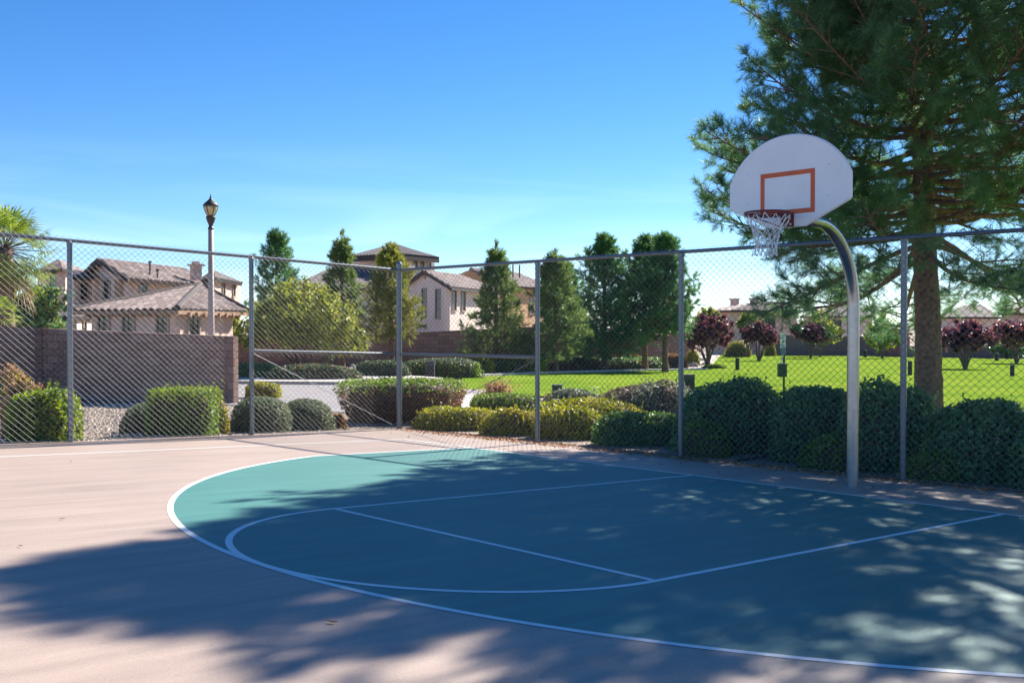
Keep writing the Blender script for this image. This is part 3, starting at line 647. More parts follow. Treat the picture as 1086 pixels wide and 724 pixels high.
for i, (r, z) in enumerate(lev):
    for k in range(NL):
        a = 2 * math.pi * (k + 0.5 * (i % 2)) / NL + rng.normal(0, .05); rr = r * (1 + rng.normal(0, .05)); node[i, k] = np.array([RC[0] + rr * math.cos(a) + .012 * i / 3, RC[1] + rr * math.sin(a), RC[2] + z + rng.normal(0, .010) * (i > 0)])
for i in range(len(lev) - 1):
    for k in range(NL):
        for dk in ((0, -1) if i % 2 == 0 else (0, 1)):
            p, q = node[i, k], node[i + 1, (k + dk) % NL]; mid_ = (p + q) / 2 + rng.normal(0, .006, 3); m.tube([p, mid_, q], 0.0042 if i else 0.005, 5, caps=False)
for i in range(1, len(lev)):
    for k in range(NL): p = node[i, k]; m.box(p, (.007, .007, .007))
m.build('net', M['net'], hoop)

# ------------------------------------------------------------------ the big pine behind the fence
hx, hy = PX(985, 19.0)
LATAX = np.array([0.98388504, 0.17880222])
def hero_env(h, az):
    c = math.cos(az) * LATAX[0] + math.sin(az) * LATAX[1]              # +1 towards the far side of the picture
    b_ = np.interp(h, [1.2, 2.0, 3.0, 4.5, 6.0, 7.0, 8.0, 9.2, 10.4, 11.4, 12.3], [2.6, 3.5, 3.8, 4.15, 4.1, 3.7, 2.95, 2.15, 1.3, 0.6, 0.2])
    tc_ = math.cos(az) * -F2[0] + math.sin(az) * -F2[1]
    b_ *= 1 - np.interp(h, [3.6, 5.2], [0.62, 0.0]) * max(0, -c, tc_ * 1.0)
    return b_ * (1 + max(0, -c) * np.interp(h, [3, 6, 8, 9.5, 11], [0.1, 0.6, 1.6, 3.0, 1.5]))
conifer('pine_tree', (hx, hy, float(ter(hx, hy))), 11.85, hero_env, 0.245, M['needle'], 'tall pine with thick bare lower trunk growing close behind the hoop', 'pine tree', None, nbr=185, base=3.3, seed=4, bare=0.26, sub=23, twl=0.21, nn=44, lvar=(0.82, 1.02), nl=0.155, nw=0.0072, lift=(0.02, 0.95), dens=0.17, droop_low=0.45, lean=(0.55, 0.1), splay=5, nspread=1.35)

# ------------------------------------------------------------------ shrubs along the far side fence
def by_fence_left(u, gap):                              # a depth just beyond the far side fence at picture column u
    r = ray(u, 470); k = -(CAM[0] - FX - LA * (CAM[1] - FY)) / (r[0] - LA * r[1]); return k + gap
def by_fence_right(u, gap):
    r = ray(u, 480); k = -(CAM[1] - FY - FA * (CAM[0] - FX)) / (r[1] - FA * r[0]); return k + gap
def shr(name, u0, u1, vt, gap, dr, mat, label, group=None, left=True, **kw):
    um = (u0 + u1) / 2; d = (by_fence_left if left else by_fence_right)(um, 0) + gap
    rx = (u1 - u0) / 2 / F * d; ry = rx * dr; x, y = PX(um, d); z = float(ter(x, y)); h = CAM[2] + (346 - vt) / F * d - z
    return shrub_at(name, (x, y, z - .02), rx, ry, h + .02, mat, label, group, **kw)
gS = 'shrubs along the court fences'
shr('shrub', 10, 77, 418, 0.75, 0.8, M['lime'], 'yellow green leafy bush beside a fence post, tan dry bush behind it', gS, e=4.5, n=5600, size=0.042, amp=0.16, seed=1, shoots=40)
shr('shrub', 4, 52, 399, 2.0, 0.8, M['tan'], 'half dried bush with tan twiggy top before the block wall', gS, e=2.6, n=3000, size=0.045, amp=0.3, seed=2, shoots=90, core=.75, mat2=M['yellow'], mix2=.35)
shr('shrub', 129, 190, 427, 2.0, 1.0, M['sage'], 'dark rounded shrub half hidden behind the boxy clipped shrub', gS, e=2.3, n=5200, size=0.026, amp=0.06, seed=3, rough_edge=.05)
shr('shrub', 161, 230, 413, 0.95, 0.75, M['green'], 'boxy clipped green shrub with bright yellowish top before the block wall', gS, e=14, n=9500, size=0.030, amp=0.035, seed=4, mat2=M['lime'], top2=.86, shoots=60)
shr('shrub', 226, 243, 432, 0.8, 0.9, M['yellow'], 'small straggly yellowish plant at the boxy shrub\'s right foot', gS, e=2.0, n=900, size=0.035, amp=0.35, seed=5, core=.5, mat2=M['tan'], mix2=.3)
shr('shrub', 246, 308, 422, 1.15, 0.9, M['sage'], 'grey green clipped mound with a fence post across its middle', gS, e=2.5, n=6500, size=0.026, amp=0.07, seed=6, rough_edge=.06)
shr('shrub', 293, 355, 424, 1.25, 0.9, M['sage'], 'grey green clipped mound beside a reddish dry plant', gS, e=2.4, n=6500, size=0.026, amp=0.07, seed=7, rough_edge=.06)
shr('shrub', 349, 367, 441, 1.1, 0.9, M['rust'], 'small reddish dry plant at a grey green mound\'s foot', gS, e=2.0, n=800, size=0.035, amp=0.3, seed=8, core=.5)
shrub('shrub', 262, 297, 424, 407, 0.7, M['yellow'], 'small yellow green hedge block standing behind the grey green mounds', gS, e=5, n=2600, size=0.035, amp=0.1, seed=9)
# ---- the boxy hedge at the corner and the low golden ones
dcorner = by_fence_right(428, 0)
def free(name, u0, u1, vt, d, dr, mat, label, group=gS, **kw):
    um = (u0 + u1) / 2; rx = (u1 - u0) / 2 / F * d; ry = rx * dr; x, y = PX(um, d); z = float(ter(x, y)); h = CAM[2] + (346 - vt) / F * d - z
    return shrub_at(name, (x, y, z - .02), rx, ry, h + .02, mat, label, group, **kw)
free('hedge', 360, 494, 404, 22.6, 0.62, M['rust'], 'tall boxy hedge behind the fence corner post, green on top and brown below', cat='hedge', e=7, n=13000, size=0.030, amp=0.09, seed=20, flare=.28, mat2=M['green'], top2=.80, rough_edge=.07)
free('shrub', 440, 530, 432, 20.9, 0.55, M['yellow'], 'low golden shrub against the fence, in front of the tall boxy hedge', e=2.8, n=6500, size=0.030, amp=0.16, seed=21, shoots=30)
free('shrub', 514, 580, 436, 19.8, 0.6, M['yellow'], 'low golden shrub at the foot of the post with the brace rail', e=2.8, n=5500, size=0.030, amp=0.18, seed=22, shoots=30)
free('shrub', 566, 652, 436, 19.1, 0.6, M['yellow'], 'low golden shrub right of the brace rail post, by the fence', e=2.8, n=6500, size=0.030, amp=0.18, seed=23, shoots=40)
free('shrub', 568, 690, 422, 21.6, 0.5, M['yellow'], 'wide golden mound between the fence shrubs and the lawn', e=2.5, n=9000, size=0.032, amp=0.2, seed=24, shoots=40)
free('hedge', 500, 574, 418, 23.2, 0.6, M['green'], 'dark square cut hedge by the lawn edge behind golden shrubs', cat='hedge', e=6, n=7000, size=0.03, amp=0.08, seed=25)
free('shrub', 568, 640, 415, 24.8, 0.5, M['silver'], 'flat silvery grey shrub at the lawn edge, left of the taller silvery one', e=2.4, n=5000, size=0.035, amp=0.25, seed=26, shoots=40)
free('shrub', 628, 735, 410, 22.2, 0.6, M['silver'], 'spreading silvery grey shrub with brown stems beside the dark hedge', e=2.3, n=9000, size=0.035, amp=0.28, seed=27, shoots=90)
free('shrub', 632, 735, 440, 17.9, 0.4, M['dark'], 'low dark green shrub in shade left of a blue grey fence post', e=2.6, n=8000, size=0.030, amp=0.18, seed=28, mat2=M['green'], mix2=.25)
# ---- the shaded hedge behind the hoop
dk = M['dark']
def rshr(u0, u1, vt, gap, dr, mat, label, **kw): return shr('hedge' if 'hedge' in label else 'shrub', u0, u1, vt, gap, dr, mat, label, gS, left=False, cat='hedge' if 'hedge' in label else 'shrub', **kw)
rshr(716, 838, 407, 1.9, 0.62, dk, 'big rounded dark hedge between a fence post and the hoop pole', e=3.0, n=13000, size=0.036, amp=0.12, seed=30, shoots=60)
rshr(818, 914, 412, 1.75, 0.7, dk, 'rounded dark hedge directly behind the hoop pole', e=3.0, n=11000, size=0.036, amp=0.12, seed=31, shoots=50)
rshr(896, 990, 414, 1.5, 0.7, dk, 'dark hedge in front of the big pine trunk', e=2.8, n=10000, size=0.036, amp=0.16, seed=32, shoots=70)
rshr(984, 1100, 431, 1.25, 0.7, dk, 'dark rounded hedge at the right edge, beyond the big trunk', e=2.6, n=12000, size=0.036, amp=0.14, seed=33, shoots=60)
rshr(1075, 1200, 436, 1.2, 0.7, dk, 'dark hedge cut off by the right picture edge', e=2.6, n=8000, size=0.036, amp=0.14, seed=34)
rshr(722, 775, 449, 0.75, 0.7, M['green'], 'small bright green bush at the base of the big rounded dark hedge', e=2.3, n=2600, size=0.03, amp=0.2, seed=35, shoots=20)
rshr(848, 908, 463, 0.65, 0.6, M['green'], 'small bright green bush at ground level behind the hoop pole', e=2.3, n=2800, size=0.03, amp=0.2, seed=36, shoots=20)
rshr(958, 1022, 478, 0.6, 0.6, M['green'], 'small bright green bush beside the post right of the hoop', e=2.3, n=2600, size=0.03, amp=0.22, seed=37, shoots=20)

# ------------------------------------------------------------------ middle distance: hedges across the road and along the lawn
gM = 'hedges across the road and beyond the lawn'
def mid(name, u0, u1, vb, vt, dr, mat, label, **kw):
    kw.setdefault('n', 4200); kw.setdefault('size', 0.06)
    return shrub(name, u0, u1, vb, vt, dr, mat, label, gM, **kw)
mid('hedge', 236, 300, 404, 386, 0.5, M['dark'], 'dark low hedge just right of the block wall end, across the road', e=4, seed=40, cat='hedge')
mid('hedge', 282, 378, 406, 388, 0.35, M['sage'], 'long low hedge with arched light top across the road', e=3, seed=41, cat='hedge', n=6000, mat2=M['rust'], mix2=.12)
mid('hedge', 374, 432, 402.5, 383, 0.4, M['sage'], 'low grey green hedge left of the corner post, across the road', e=3, seed=42, cat='hedge')
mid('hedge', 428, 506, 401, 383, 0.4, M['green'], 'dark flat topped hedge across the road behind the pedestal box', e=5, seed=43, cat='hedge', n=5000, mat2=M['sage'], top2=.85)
mid('shrub', 468, 522, 396, 376, 0.5, M['yellow'], 'flat bright yellow shrub beyond the flat topped hedges', e=3, seed=44)
mid('hedge', 494, 580, 396, 379, 0.4, M['green'], 'dark flat topped hedge along the far edge of the lawn', e=5, seed=45, cat='hedge', n=5000)
mid('shrub', 574, 640, 393.5, 380, 0.4, M['rust'], 'reddish brown low shrub along the lawn, under a spreading pine', e=3.5, seed=46, mat2=M['sage'], mix2=.4)
mid('hedge', 632, 708, 392.5, 379.5, 0.4, M['dark'], 'dark green clipped hedge beyond the lawn below two dense pines', e=5, seed=47, cat='hedge', mat2=M['green'], mix2=.3)
mid('shrub', 700, 728, 391.5, 377, 0.5, M['tan'], 'dry tan shrub at the right end of the lawn hedge', e=2.8, seed=48, n=2000)
mid('shrub', 728, 742, 389, 372, 0.6, M['yellow'], 'yellow shrub among pale rocks near the reddish plum tree', e=2.4, seed=49, n=1600)
mid('shrub', 744, 772, 391.5, 386, 0.5, M['green'], 'low green mat plant under the reddish plum tree', e=2.2, seed=50, n=1600)
mid('shrub', 768, 797, 379, 362, 0.5, M['yellow'], 'golden shrub left of the dark plum tree trunk, far side of lawn', e=2.4, seed=51, n=2000, size=.08)
mid('shrub', 810, 824, 378, 365, 0.6, M['yellow'], 'small golden shrub right of the dark plum tree trunk', e=2.4, seed=52, n=1200, size=.08)
# dried plant by the sandy path
p = KG(527, 419); t = thing('dry_plant', p, 'tangled brown dried plant by the path at the near lawn edge', 'plant'); rng = np.random.default_rng(8); m = MB()
for i in range(26):
    a = rng.uniform(0, 6.28); l = rng.uniform(.25, .55); e = p + np.array([math.cos(a) * l * .55, math.sin(a) * l * .55, l * rng.uniform(.35, 1.0)]); m.tube([p + (rng.normal(0, .06), rng.normal(0, .06), -.02), (p + e) / 2 + rng.normal(0, .05, 3), e], [.03, .022, .006], 5, caps=False)
m.build('branch', M['wood'], t, smooth=True)
P_ = p + np.stack([rng.normal(0, .22, 700), rng.normal(0, .22, 700), np.abs(rng.normal(.16, .14, 700))], 1); soup('leaf', [leaves(P_, unit(rng.normal(0, 1, (700, 3))), .05, rng)], [M['tan']], parent=t)['kind'] = 'stuff'

# ------------------------------------------------------------------ trees
gP = 'pines between the houses and the lawn'
NF, NG, ND = M['needle_far'], M['needle_gold'], M['needle_deep']
bg_pine(293, 62, 246, 29, ND, 'tall dark pine rising behind the big yellow green tree', gP, seed=61, shape=.8, nbr=60)
bg_pine(362, 50, 249, 25, NF, 'slim pine right of the big yellow green tree', gP, seed=62, shape=1.15, nbr=60)
bg_pine(416, 46, 264, 33, NG, 'yellowish thin pine with bare trunk right behind the fence corner post', gP, seed=63, shape=.9, nbr=52, base=1.3)
bg_pine(526, 50, 261, 33, NF, 'pointed pine in front of the pale house with paired windows', gP, seed=64, shape=1.15, nbr=62)
bg_pine(589, 50, 270, 34, NF, 'pine right of the pointed one, its right side bright', gP, seed=65, shape=.85, nbr=66)
bg_pine(641, 56, 252, 37, ND, 'broad pine with several tips left of the densest pines', gP, seed=66, shape=.72, nbr=80)
bg_pine(684, 58, 253, 27, ND, 'dense deep green pine, left one of the close pair by the plum tree', gP, seed=67, shape=.62, nbr=80, base=1.9)
bg_pine(706, 56, 252, 30, ND, 'dense deep green pine, right one of the close pair by the plum tree', gP, seed=68, shape=.62, nbr=80, base=1.9)
bg_pine(600, 66, 283, 26, ND, 'far dark pine showing between the bright sided pine and the broad one', gP, seed=69, shape=.7, nbr=54)
loc = at_trunk(318, 42); sc = 42 / F
crown_tree('broadleaf_tree', loc, [(-1.5 * 0 + a * 1.0, 0, 0, 0, 0, 0) for a in ()] + [
    tuple(np.array([RT[0] * (u - 318) * sc + FW[0] * o, RT[1] * (u - 318) * sc + FW[1] * o, CAM[2] + (346 - v) * sc - loc[2]])) + (r * sc, r * sc, rz * sc)
    for u, v, r, rz, o in ((318, 322, 36, 27, 0), (283, 342, 30, 26, .4), (352, 346, 32, 28, -.3), (318, 350, 44, 26, .2), (262, 356, 18, 20, .3), (375, 362, 16, 16, 0), (330, 335, 40, 30, -.8))],
    M['olive'], 'big rounded yellow green tree behind the left fence panel', 'tree', n=15000, size=0.085, seed=70, stems=((-.25, 0), (.2, .15), (.05, -.2)), rb=.08, bark='bark')
loc = at_trunk(44, 38); sc = 38 / F
crown_tree('broadleaf_tree', loc, [tuple(np.array([RT[0] * (u - 44) * sc, RT[1] * (u - 44) * sc, CAM[2] + (346 - v) * sc - loc[2]])) + (r * sc, r * sc, rz * sc)
    for u, v, r, rz in ((40, 322, 26, 20), (20, 335, 24, 22), (60, 318, 18, 16), (35, 345, 34, 18))],
    M['dark'], 'dark bushy tree under the palm, behind the block wall', 'tree', n=6500, size=0.09, seed=71, mat2=M['olive'], mix2=.3)
gPl = 'plum trees beyond the lawn'
def plum(u, d, vt, vb, hw, mat, label, seed, n=4200, mat2=None):
    loc = at_trunk(u, d); sc = d / F; zc = CAM[2] + (346 - (vt + vb) / 2) * sc - loc[2]; rz = (vb - vt) / 2 * sc; rx = hw * sc
    rng = np.random.default_rng(seed); lob = []
    for k in range(6):
        a = k * 1.05 + rng.uniform(0, .5); lob.append((rx * .5 * math.cos(a), rx * .5 * math.sin(a), zc + rng.uniform(-.35, .3) * rz, rx * .52, rx * .52, rz * .66))
    lob.append((0, 0, zc + rz * .25, rx * .55, rx * .55, rz * .7))
    return crown_tree('plum_tree', loc, lob, mat, label, 'plum tree', gPl, n=n, size=0.0016 * d + .02, seed=seed, rb=.07, mat2=mat2, mix2=.35, fork=.3)
plum(751, 64, 331, 373, 27, M['plum_red'], 'reddish plum tree beside pale rocks, right of the dense pine pair', 80, mat2=M['plum'])
plum(805, 88, 337, 368, 23, M['plum'], 'dark plum tree left of the white post sign', 81, mat2=M['plum_red'])
plum(860, 100, 342, 366, 22, M['plum'], 'dark plum tree right of the white post sign, under the pine bough', 82)
plum(1024, 63, 338, 374, 34, M['plum'], 'wide dark plum tree on the lawn right of the big pine trunk', 83, n=5200, mat2=M['plum_red'])
plum(1078, 78, 336, 374, 28, M['plum_red'], 'plum tree with pinkish leaves at the right picture edge', 84, mat2=M['plum'])
def bush_tree(u, d, vt, vb, hw, mat, label, seed, n=3500):
    loc = at_trunk(u, d); sc = d / F; zc = CAM[2] + (346 - (vt + vb) / 2) * sc - loc[2]; rz = (vb - vt) / 2 * sc; rx = hw * sc
    return crown_tree('broadleaf_tree', loc, [(0, 0, zc, rx * .8, rx * .8, rz), (rx * .4 * RT[0], rx * .4 * RT[1], zc - rz * .3, rx * .6, rx * .6, rz * .7), (-rx * .4 * RT[0], -rx * .4 * RT[1], zc - rz * .2, rx * .6, rx * .6, rz * .7)], mat, label, 'tree', None, n=n, size=.0016 * d, seed=seed)
bush_tree(936, 100, 334, 372, 19, M['lime'], 'bright green tree before the far wall, between two posts by the hoop', 90)
bush_tree(794, 108, 332, 352, 13, M['lime'], 'bright green tree top behind the dark plum tree', 91)
bush_tree(752, 96, 326, 352, 15, M['olive'], 'olive tree top behind the reddish plum tree', 92)
bush_tree(722, 80, 340, 376, 13, M['olive'], 'olive green tree just right of the dense pines', 93)
bush_tree(244, 56, 322, 386, 15, M['olive'], 'olive bush tree at the right end of the pink house', 94)
bush_tree(1068, 100, 356, 380, 20, M['dark'], 'dark bush at the far wall by the right picture edge', 95)
bush_tree(870, 112, 330, 366, 24, M['olive'], 'yellowish tree before the far wall behind the pine bough', 96)
bush_tree(660, 66, 352, 388, 16, M['rust'], 'rusty brown bush between the broad pine and the dense pair', 97, n=2500)

# fan palm behind the block wall
loc = np.array(at_trunk(7, 33)); t = thing('palm_tree', loc, 'fan palm with drooping fronds at the left edge above the wall', 'palm tree'); rng = np.random.default_rng(3); sc = 33 / F
m = MB(); hz_ = CAM[2] + (346 - 265) * sc - loc[2]; m.tube([loc + (0, 0, -.2), loc + (0, 0, hz_ * .5), loc + (.03, .02, hz_)], [.30, .24, .22], 14); m.build('trunk', M['bark'], t, smooth=True)
top = loc + np.array([.03, .02, hz_]); tris = []; st = MB(); dead = []
for i in range(58):
    f = i / 58; az = i * 2.39996; el = 1.25 - 2.35 * f + rng.normal(0, .1); ln = rng.uniform(.8, 1.1)
    d = np.array([math.cos(az) * math.cos(el), math.sin(az) * math.cos(el), math.sin(el)]); hub = top + d * ln + np.array([0, 0, -.12 * ln]); st.tube([top + d * .08, hub], [.02, .012], 5, caps=False)
    sd = unit(np.cross(d, [0, 0, 1.0])); up = np.cross(sd, d)
    for k in range(22):
        a = (k / 21 - .5) * 3.7; l = rng.uniform(.72, .95) * (1 - .10 * abs(a)); dr = d * math.cos(a) + sd * math.sin(a) + up * 0.12 * math.cos(a * 2); w = np.cross(dr, up); w = unit(w) * .024
        mdl = hub + dr * l * .6; tip = hub + dr * l + np.array([0, 0, -.16 * l - .1 * max(0, -el)])
        (tris if f < .9 else dead).append((hub - w * .4, mdl - w, tip, mdl + w))
st.build('stalk', M['twig'], t); soup('frond', [np.array(tris), np.array(dead)], [M['palm'], M['tan']], [0, 1], parent=t)['kind'] = 'stuff'
loc = np.array(at_trunk(-6, 31)); t = thing('palm_tree', loc, 'small yellowish palm just over the wall at the left edge', 'palm tree'); sc = 31 / F
hz_ = CAM[2] + (346 - 336) * sc - loc[2]; m = MB(); m.tube([loc, loc + (0, 0, hz_)], [.16, .12], 12); m.build('trunk', M['bark'], t); top = loc + np.array([0, 0, hz_]); tris = []; st = MB()
for i in range(26):
    az = i * 2.4; el = 1.2 - 1.5 * i / 26; d = np.array([math.cos(az) * math.cos(el), math.sin(az) * math.cos(el), math.sin(el)]); hub = top + d * .45; st.tube([top, hub], [.014, .01], 4, caps=False); sd = unit(np.cross(d, [0, 0, 1.0])); up = np.cross(sd, d)
    for k in range(16):
        a = (k / 15 - .5) * 3.2; dr = d * math.cos(a) + sd * math.sin(a); w = unit(np.cross(dr, up)) * .02; l = .42; tris.append((hub, hub + dr * l * .6 - w, hub + dr * l + np.array([0, 0, -.1]), hub + dr * l * .6 + w))
st.build('stalk', M['twig'], t); soup('frond', [np.array(tris)], [M['palm']], parent=t)['kind'] = 'stuff'

# ------------------------------------------------------------------ walls
def uvquad(name, quads, mat, parent=None, cap=None):
    """quads: list of 4 corners (a,b along the foot; c,d above); UV in metres along the wall"""
    m = MB(); uv = []; s0 = 0
    for q in quads:
        q = [np.array(x, float) for x in q]; l = np.linalg.norm(q[1][:2] - q[0][:2]); m.add(q, [(0, 1, 2, 3)]); base_ = min(q[0][2], q[1][2])
        uv += [(s0, q[0][2] - base_), (s0 + l, q[1][2] - base_), (s0 + l, q[2][2] - base_), (s0, q[3][2] - base_)]; s0 += l
    me = bpy.data.meshes.new(name); me.from_pydata(m.v, [], m.f); me.materials.append(mat); ul = me.uv_layers.new(name='UVMap')
    for i, l in enumerate(me.loops): ul.data[i].uv = uv[l.vertex_index]
    return link(name, me, parent)
def wall(name, A, B, zt0, zt1, th, mat, label, zb=-0.4, group=None):
    """free-standing block wall with real thickness between plan points A and B"""
    A = np.array(A, float); B = np.array(B, float); d = (B - A) / np.linalg.norm(B - A); n = np.array([-d[1], d[0]]) * th / 2
    za, zb_ = float(ter(*A)) + zb, float(ter(*B)) + zb
    P = lambda q, z: (q[0], q[1], z); a0, a1, b0, b1 = A + n, A - n, B + n, B - n
    o = uvquad(name, [(P(a0, za), P(b0, zb_), P(b0, zt1), P(a0, zt0)), (P(b0, zb_), P(b1, zb_), P(b1, zt1), P(b0, zt1)), (P(b1, zb_), P(a1, za), P(a1, zt0), P(b1, zt1)), (P(a1, za), P(a0, za), P(a0, zt0), P(a1, zt0)), (P(a0, zt0), P(b0, zt1), P(b1, zt1), P(a1, zt0))], mat)
    return tag(o, label, 'block wall', group)
zt = lambda v, d: CAM[2] + (346 - v) / F * d
A, B = PX(250, 27.4), PX(47, 30.0)
wall('block_wall', A, B, zt(357, 27.4), zt(348.5, 30.0), 0.2, M['block'], 'brown block wall behind the left fence, below the pink house')
C_ = PX(-120, 27.0); wall('block_wall', (B[0] - .0, B[1] + .11), C_, zt(347.0, 30), zt(346.5, 27), 0.2, M['block'], 'brown block wall under the palm at the left picture edge')
wall('block_wall', PX(246, 52), PX(600, 58), zt(362, 52), zt(345, 58), 0.2, M['block'], 'long dark brown wall under the pines, across the road')
wall('block_wall', PX(585, 64), PX(735, 72), zt(352, 64), zt(356, 72), 0.2, M['block'], 'shaded brown wall behind the broad and dense pines')
wall('block_wall', PX(812, 122), PX(965, 116), zt(355, 122), zt(358, 116), 0.25, M['block_far'], 'pale mauve wall across the far side of the lawn, behind the hoop')
wall('block_wall', PX(955, 108), PX(1180, 98), zt(367, 108), zt(369, 98), 0.25, M['block_far'], 'low mauve wall beyond the lawn right of the big pine trunk')

# ------------------------------------------------------------------ houses
def roof_plane(name, poly, mat, parent, pitch_v=None, th=0.16, per=0.42):
    """tile roof plane over a 3-D polygon (first edge = eave): corrugated rows of tile running up the slope, closed below"""
    P = np.array(poly, float); e = unit(P[1] - P[0]); nrm = unit(np.cross(P[1] - P[0], P[-1] - P[0])); 
    if nrm[2] < 0: nrm = -nrm
    up = np.cross(nrm, e); 
    if up[2] < 0: up = -up
    S_ = (P - P[0]) @ e; T_ = (P - P[0]) @ up; n = len(P)
    ss = np.arange(S_.min() + 1e-3, S_.max() - 1e-3, per / 6); ss = np.append(ss, S_.max() - 1e-3); lo, hi = [], []
    for s in ss:
        tv = []
        for i in range(n):
            s0, s1, t0, t1 = S_[i], S_[(i + 1) % n], T_[i], T_[(i + 1) % n]
            if (s0 - s) * (s1 - s) <= 0 and abs(s1 - s0) > 1e-6: tv.append(t0 + (t1 - t0) * (s - s0) / (s1 - s0))
        lo.append(min(tv) if tv else 0); hi.append(max(tv) if tv else 0)
    hgt = 0.10 * np.abs(np.sin(np.pi * ss / per)) + 0.02
    V = []; uv = []
    for s, a, b_, h in zip(ss, lo, hi, hgt):
        for t_, hh in ((a, h), (b_, h), (a, -th), (b_, -th)): V.append(P[0] + e * s + up * t_ + nrm * hh); uv.append((s, t_))
    Fc = []
    for i in range(len(ss) - 1):
        o, q = i * 4, i * 4 + 4; Fc += [(o, q, q + 1, o + 1), (o + 2, o + 3, q + 3, q + 2), (o, o + 2, q + 2, q), (o + 1, q + 1, q + 3, o + 3)]
    o = (len(ss) - 1) * 4; Fc += [(0, 1, 3, 2), (o, o + 2, o + 3, o + 1)]
    me = bpy.data.meshes.new(name); me.from_pydata([tuple(v) for v in V], [], Fc); me.materials.append(mat); ul = me.uv_layers.new(name='UVMap')
    for i, l in enumerate(me.loops): ul.data[i].uv = uv[l.vertex_index]
    return link(name, me, parent)
def vwall(name, A, B, z0, tops, mat, parent, th=0.25, inward=None):
    """wall panel from plan A to B; tops: list of (fraction, z) along its head"""
    A = np.array(A, float); B = np.array(B, float); d = unit(B - A); n = np.array([-d[1], d[0]]) * th
    if inward is not None and n @ (np.array(inward) - (A + B) / 2) < 0: n = -n
    poly = [(*A, z0), (*B, z0)] + [(*(A + (B - A) * f), z) for f, z in tops[::-1]]
    m = MB(); m.prism(poly, (0, 0, 0), (n[0], n[1], 0)); return m.build(name, mat, parent)
def window(A, B, f, w, zc, h, parent, out, frame=0.10, bars=(0, 0), arch=False, deep=0.0):
    """window at fraction f of the wall A-B, width w, centre height zc"""
    A = np.array(A, float); B = np.array(B, float); d = unit(B - A); n = np.array([-d[1], d[0]])
    if n @ (np.array(out) - (A + B) / 2) < 0: n = -n
    c = A + (B - A) * f; ax = (np.array([d[0], d[1], 0]), np.array([n[0], n[1], 0]), np.array([0, 0, 1.0])); p = lambda s, o, z: c3 + ax[0] * s + ax[1] * o + ax[2] * z
    c3 = np.array([c[0], c[1], zc]); m = MB(); fr = frame
    m.box(p(0, .03, h / 2 + fr / 2), (w / 2 + fr, .06, fr / 2), ax); m.box(p(0, .035, -h / 2 - fr / 2), (w / 2 + fr * 1.2, .075, fr / 2), ax)
    for s in (-1, 1): m.box(p(s * (w / 2 + fr / 2), .03, 0), (fr / 2, .06, h / 2), ax)
    wo_ = m.build('window', M['trim'], parent)
    m = MB(); m.box(p(0, .012, 0), (w / 2, .01, h / 2), ax); m.build('pane', M['glass'], wo_)
    if bars[0] or bars[1]:
        m = MB()
        for k in range(bars[0]): m.box(p(-w / 2 + w * (k + 1) / (bars[0] + 1), .03, 0), (.025, .012, h / 2), ax)
        for k in range(bars[1]): m.box(p(0, .034, -h / 2 + h * (k + 1) / (bars[1] + 1)), (w / 2, .012, .025), ax)
        m.build('glazing_bar', M['fascia'], wo_)
    return wo_
def P3(u, v, d): return K(u, v, d)
def eave_tails(A, B, z, parent, out, n, mat):
    A = np.array(A); B = np.array(B); d = unit(B - A); nn = np.array([-d[1], d[0]])
    if nn @ (np.array(out) - (A + B) / 2) < 0: nn = -nn
    ax = (np.array([d[0], d[1], 0]), np.array([nn[0], nn[1], 0]), np.array([0, 0, 1.0]))
    for k in range(n): c = A + (B - A) * (k + .5) / n; m = MB(); m.box((c[0] + nn[0] * .28, c[1] + nn[1] * .28, z), (.07, .26, .09), ax); m.build('rafter_tail', mat, parent)
cam2 = CAM[:2]
# --- pink house behind the block wall: low wing in front, two storeys behind
H1 = thing('house', at_trunk(170, 48), 'pink beige two storey house behind the block wall and lamp post', 'house', 'houses around the court')
sm = M['stucco']
a = np.array(PX(97, 47)); b_ = np.array(PX(186, 44.5)); c = np.array(PX(247, 50)); back = np.array(PX(150, 60))
zw = zt(332.5, 45); z0 = -0.6
vwall('wall', a, b_, z0, [(0, zw), (1, zw)], sm, H1, inward=back); vwall('wall', b_, c, z0, [(0, zw), (1, zw)], sm, H1, inward=back)
for f, w in ((.16, .62), (.46, .62), (.86, .62)): window(a, b_, f, w, zt(340, 45.5) - .15, .95, H1, cam2, bars=(1, 1))
window(b_, c, .28, .95, zt(341, 46) - .1, 1.1, H1, cam2, bars=(1, 0)); eave_tails(a, b_, zw - .05, H1, cam2, 11, M['fascia_tan']); eave_tails(b_, c, zw - .05, H1, cam2, 8, M['fascia_tan'])
ov = 0.55; zE = zt(329.5, 44)
def outp(p, q, o): n = np.array([-(q - p)[1], (q - p)[0]]); n = n / np.linalg.norm(n); n = n if n @ (cam2 - p) > 0 else -n; return n * o
na, nb = outp(a, b_, ov), outp(b_, c, ov)
e0 = a + na - unit(b_ - a) * .6; e1 = b_ + na + nb; e2 = c + nb + unit(c - b_) * .5
rdg0 = P3(112, 321, 53); apex = P3(213, 303.5, 53.0); ridge_end = P3(236, 318, 57)
roof_plane('roof', [(*e0, zE), (*e1, zE), tuple(apex)], M['tile'], H1)
roof_plane('roof', [(*e1, zE), (*e2, zE), tuple(apex)], M['tile'], H1)
roof_plane('roof', [(*(c + outp(b_, c, -8.0)), zE), (*e2, zE), tuple(apex)], M['tile'], H1)
m = MB(); m.tube([(*e1, zE + .12), tuple(apex + np.array([0, 0, .10]))], .13, 8); m.tube([(*e0, zE + .12), tuple(apex + np.array([0, 0, .10]))], .11, 8); m.tube([(*e2, zE + .12), tuple(apex + np.array([0, 0, .10]))], .11, 8); m.build('ridge_cap', M['tile'], H1)
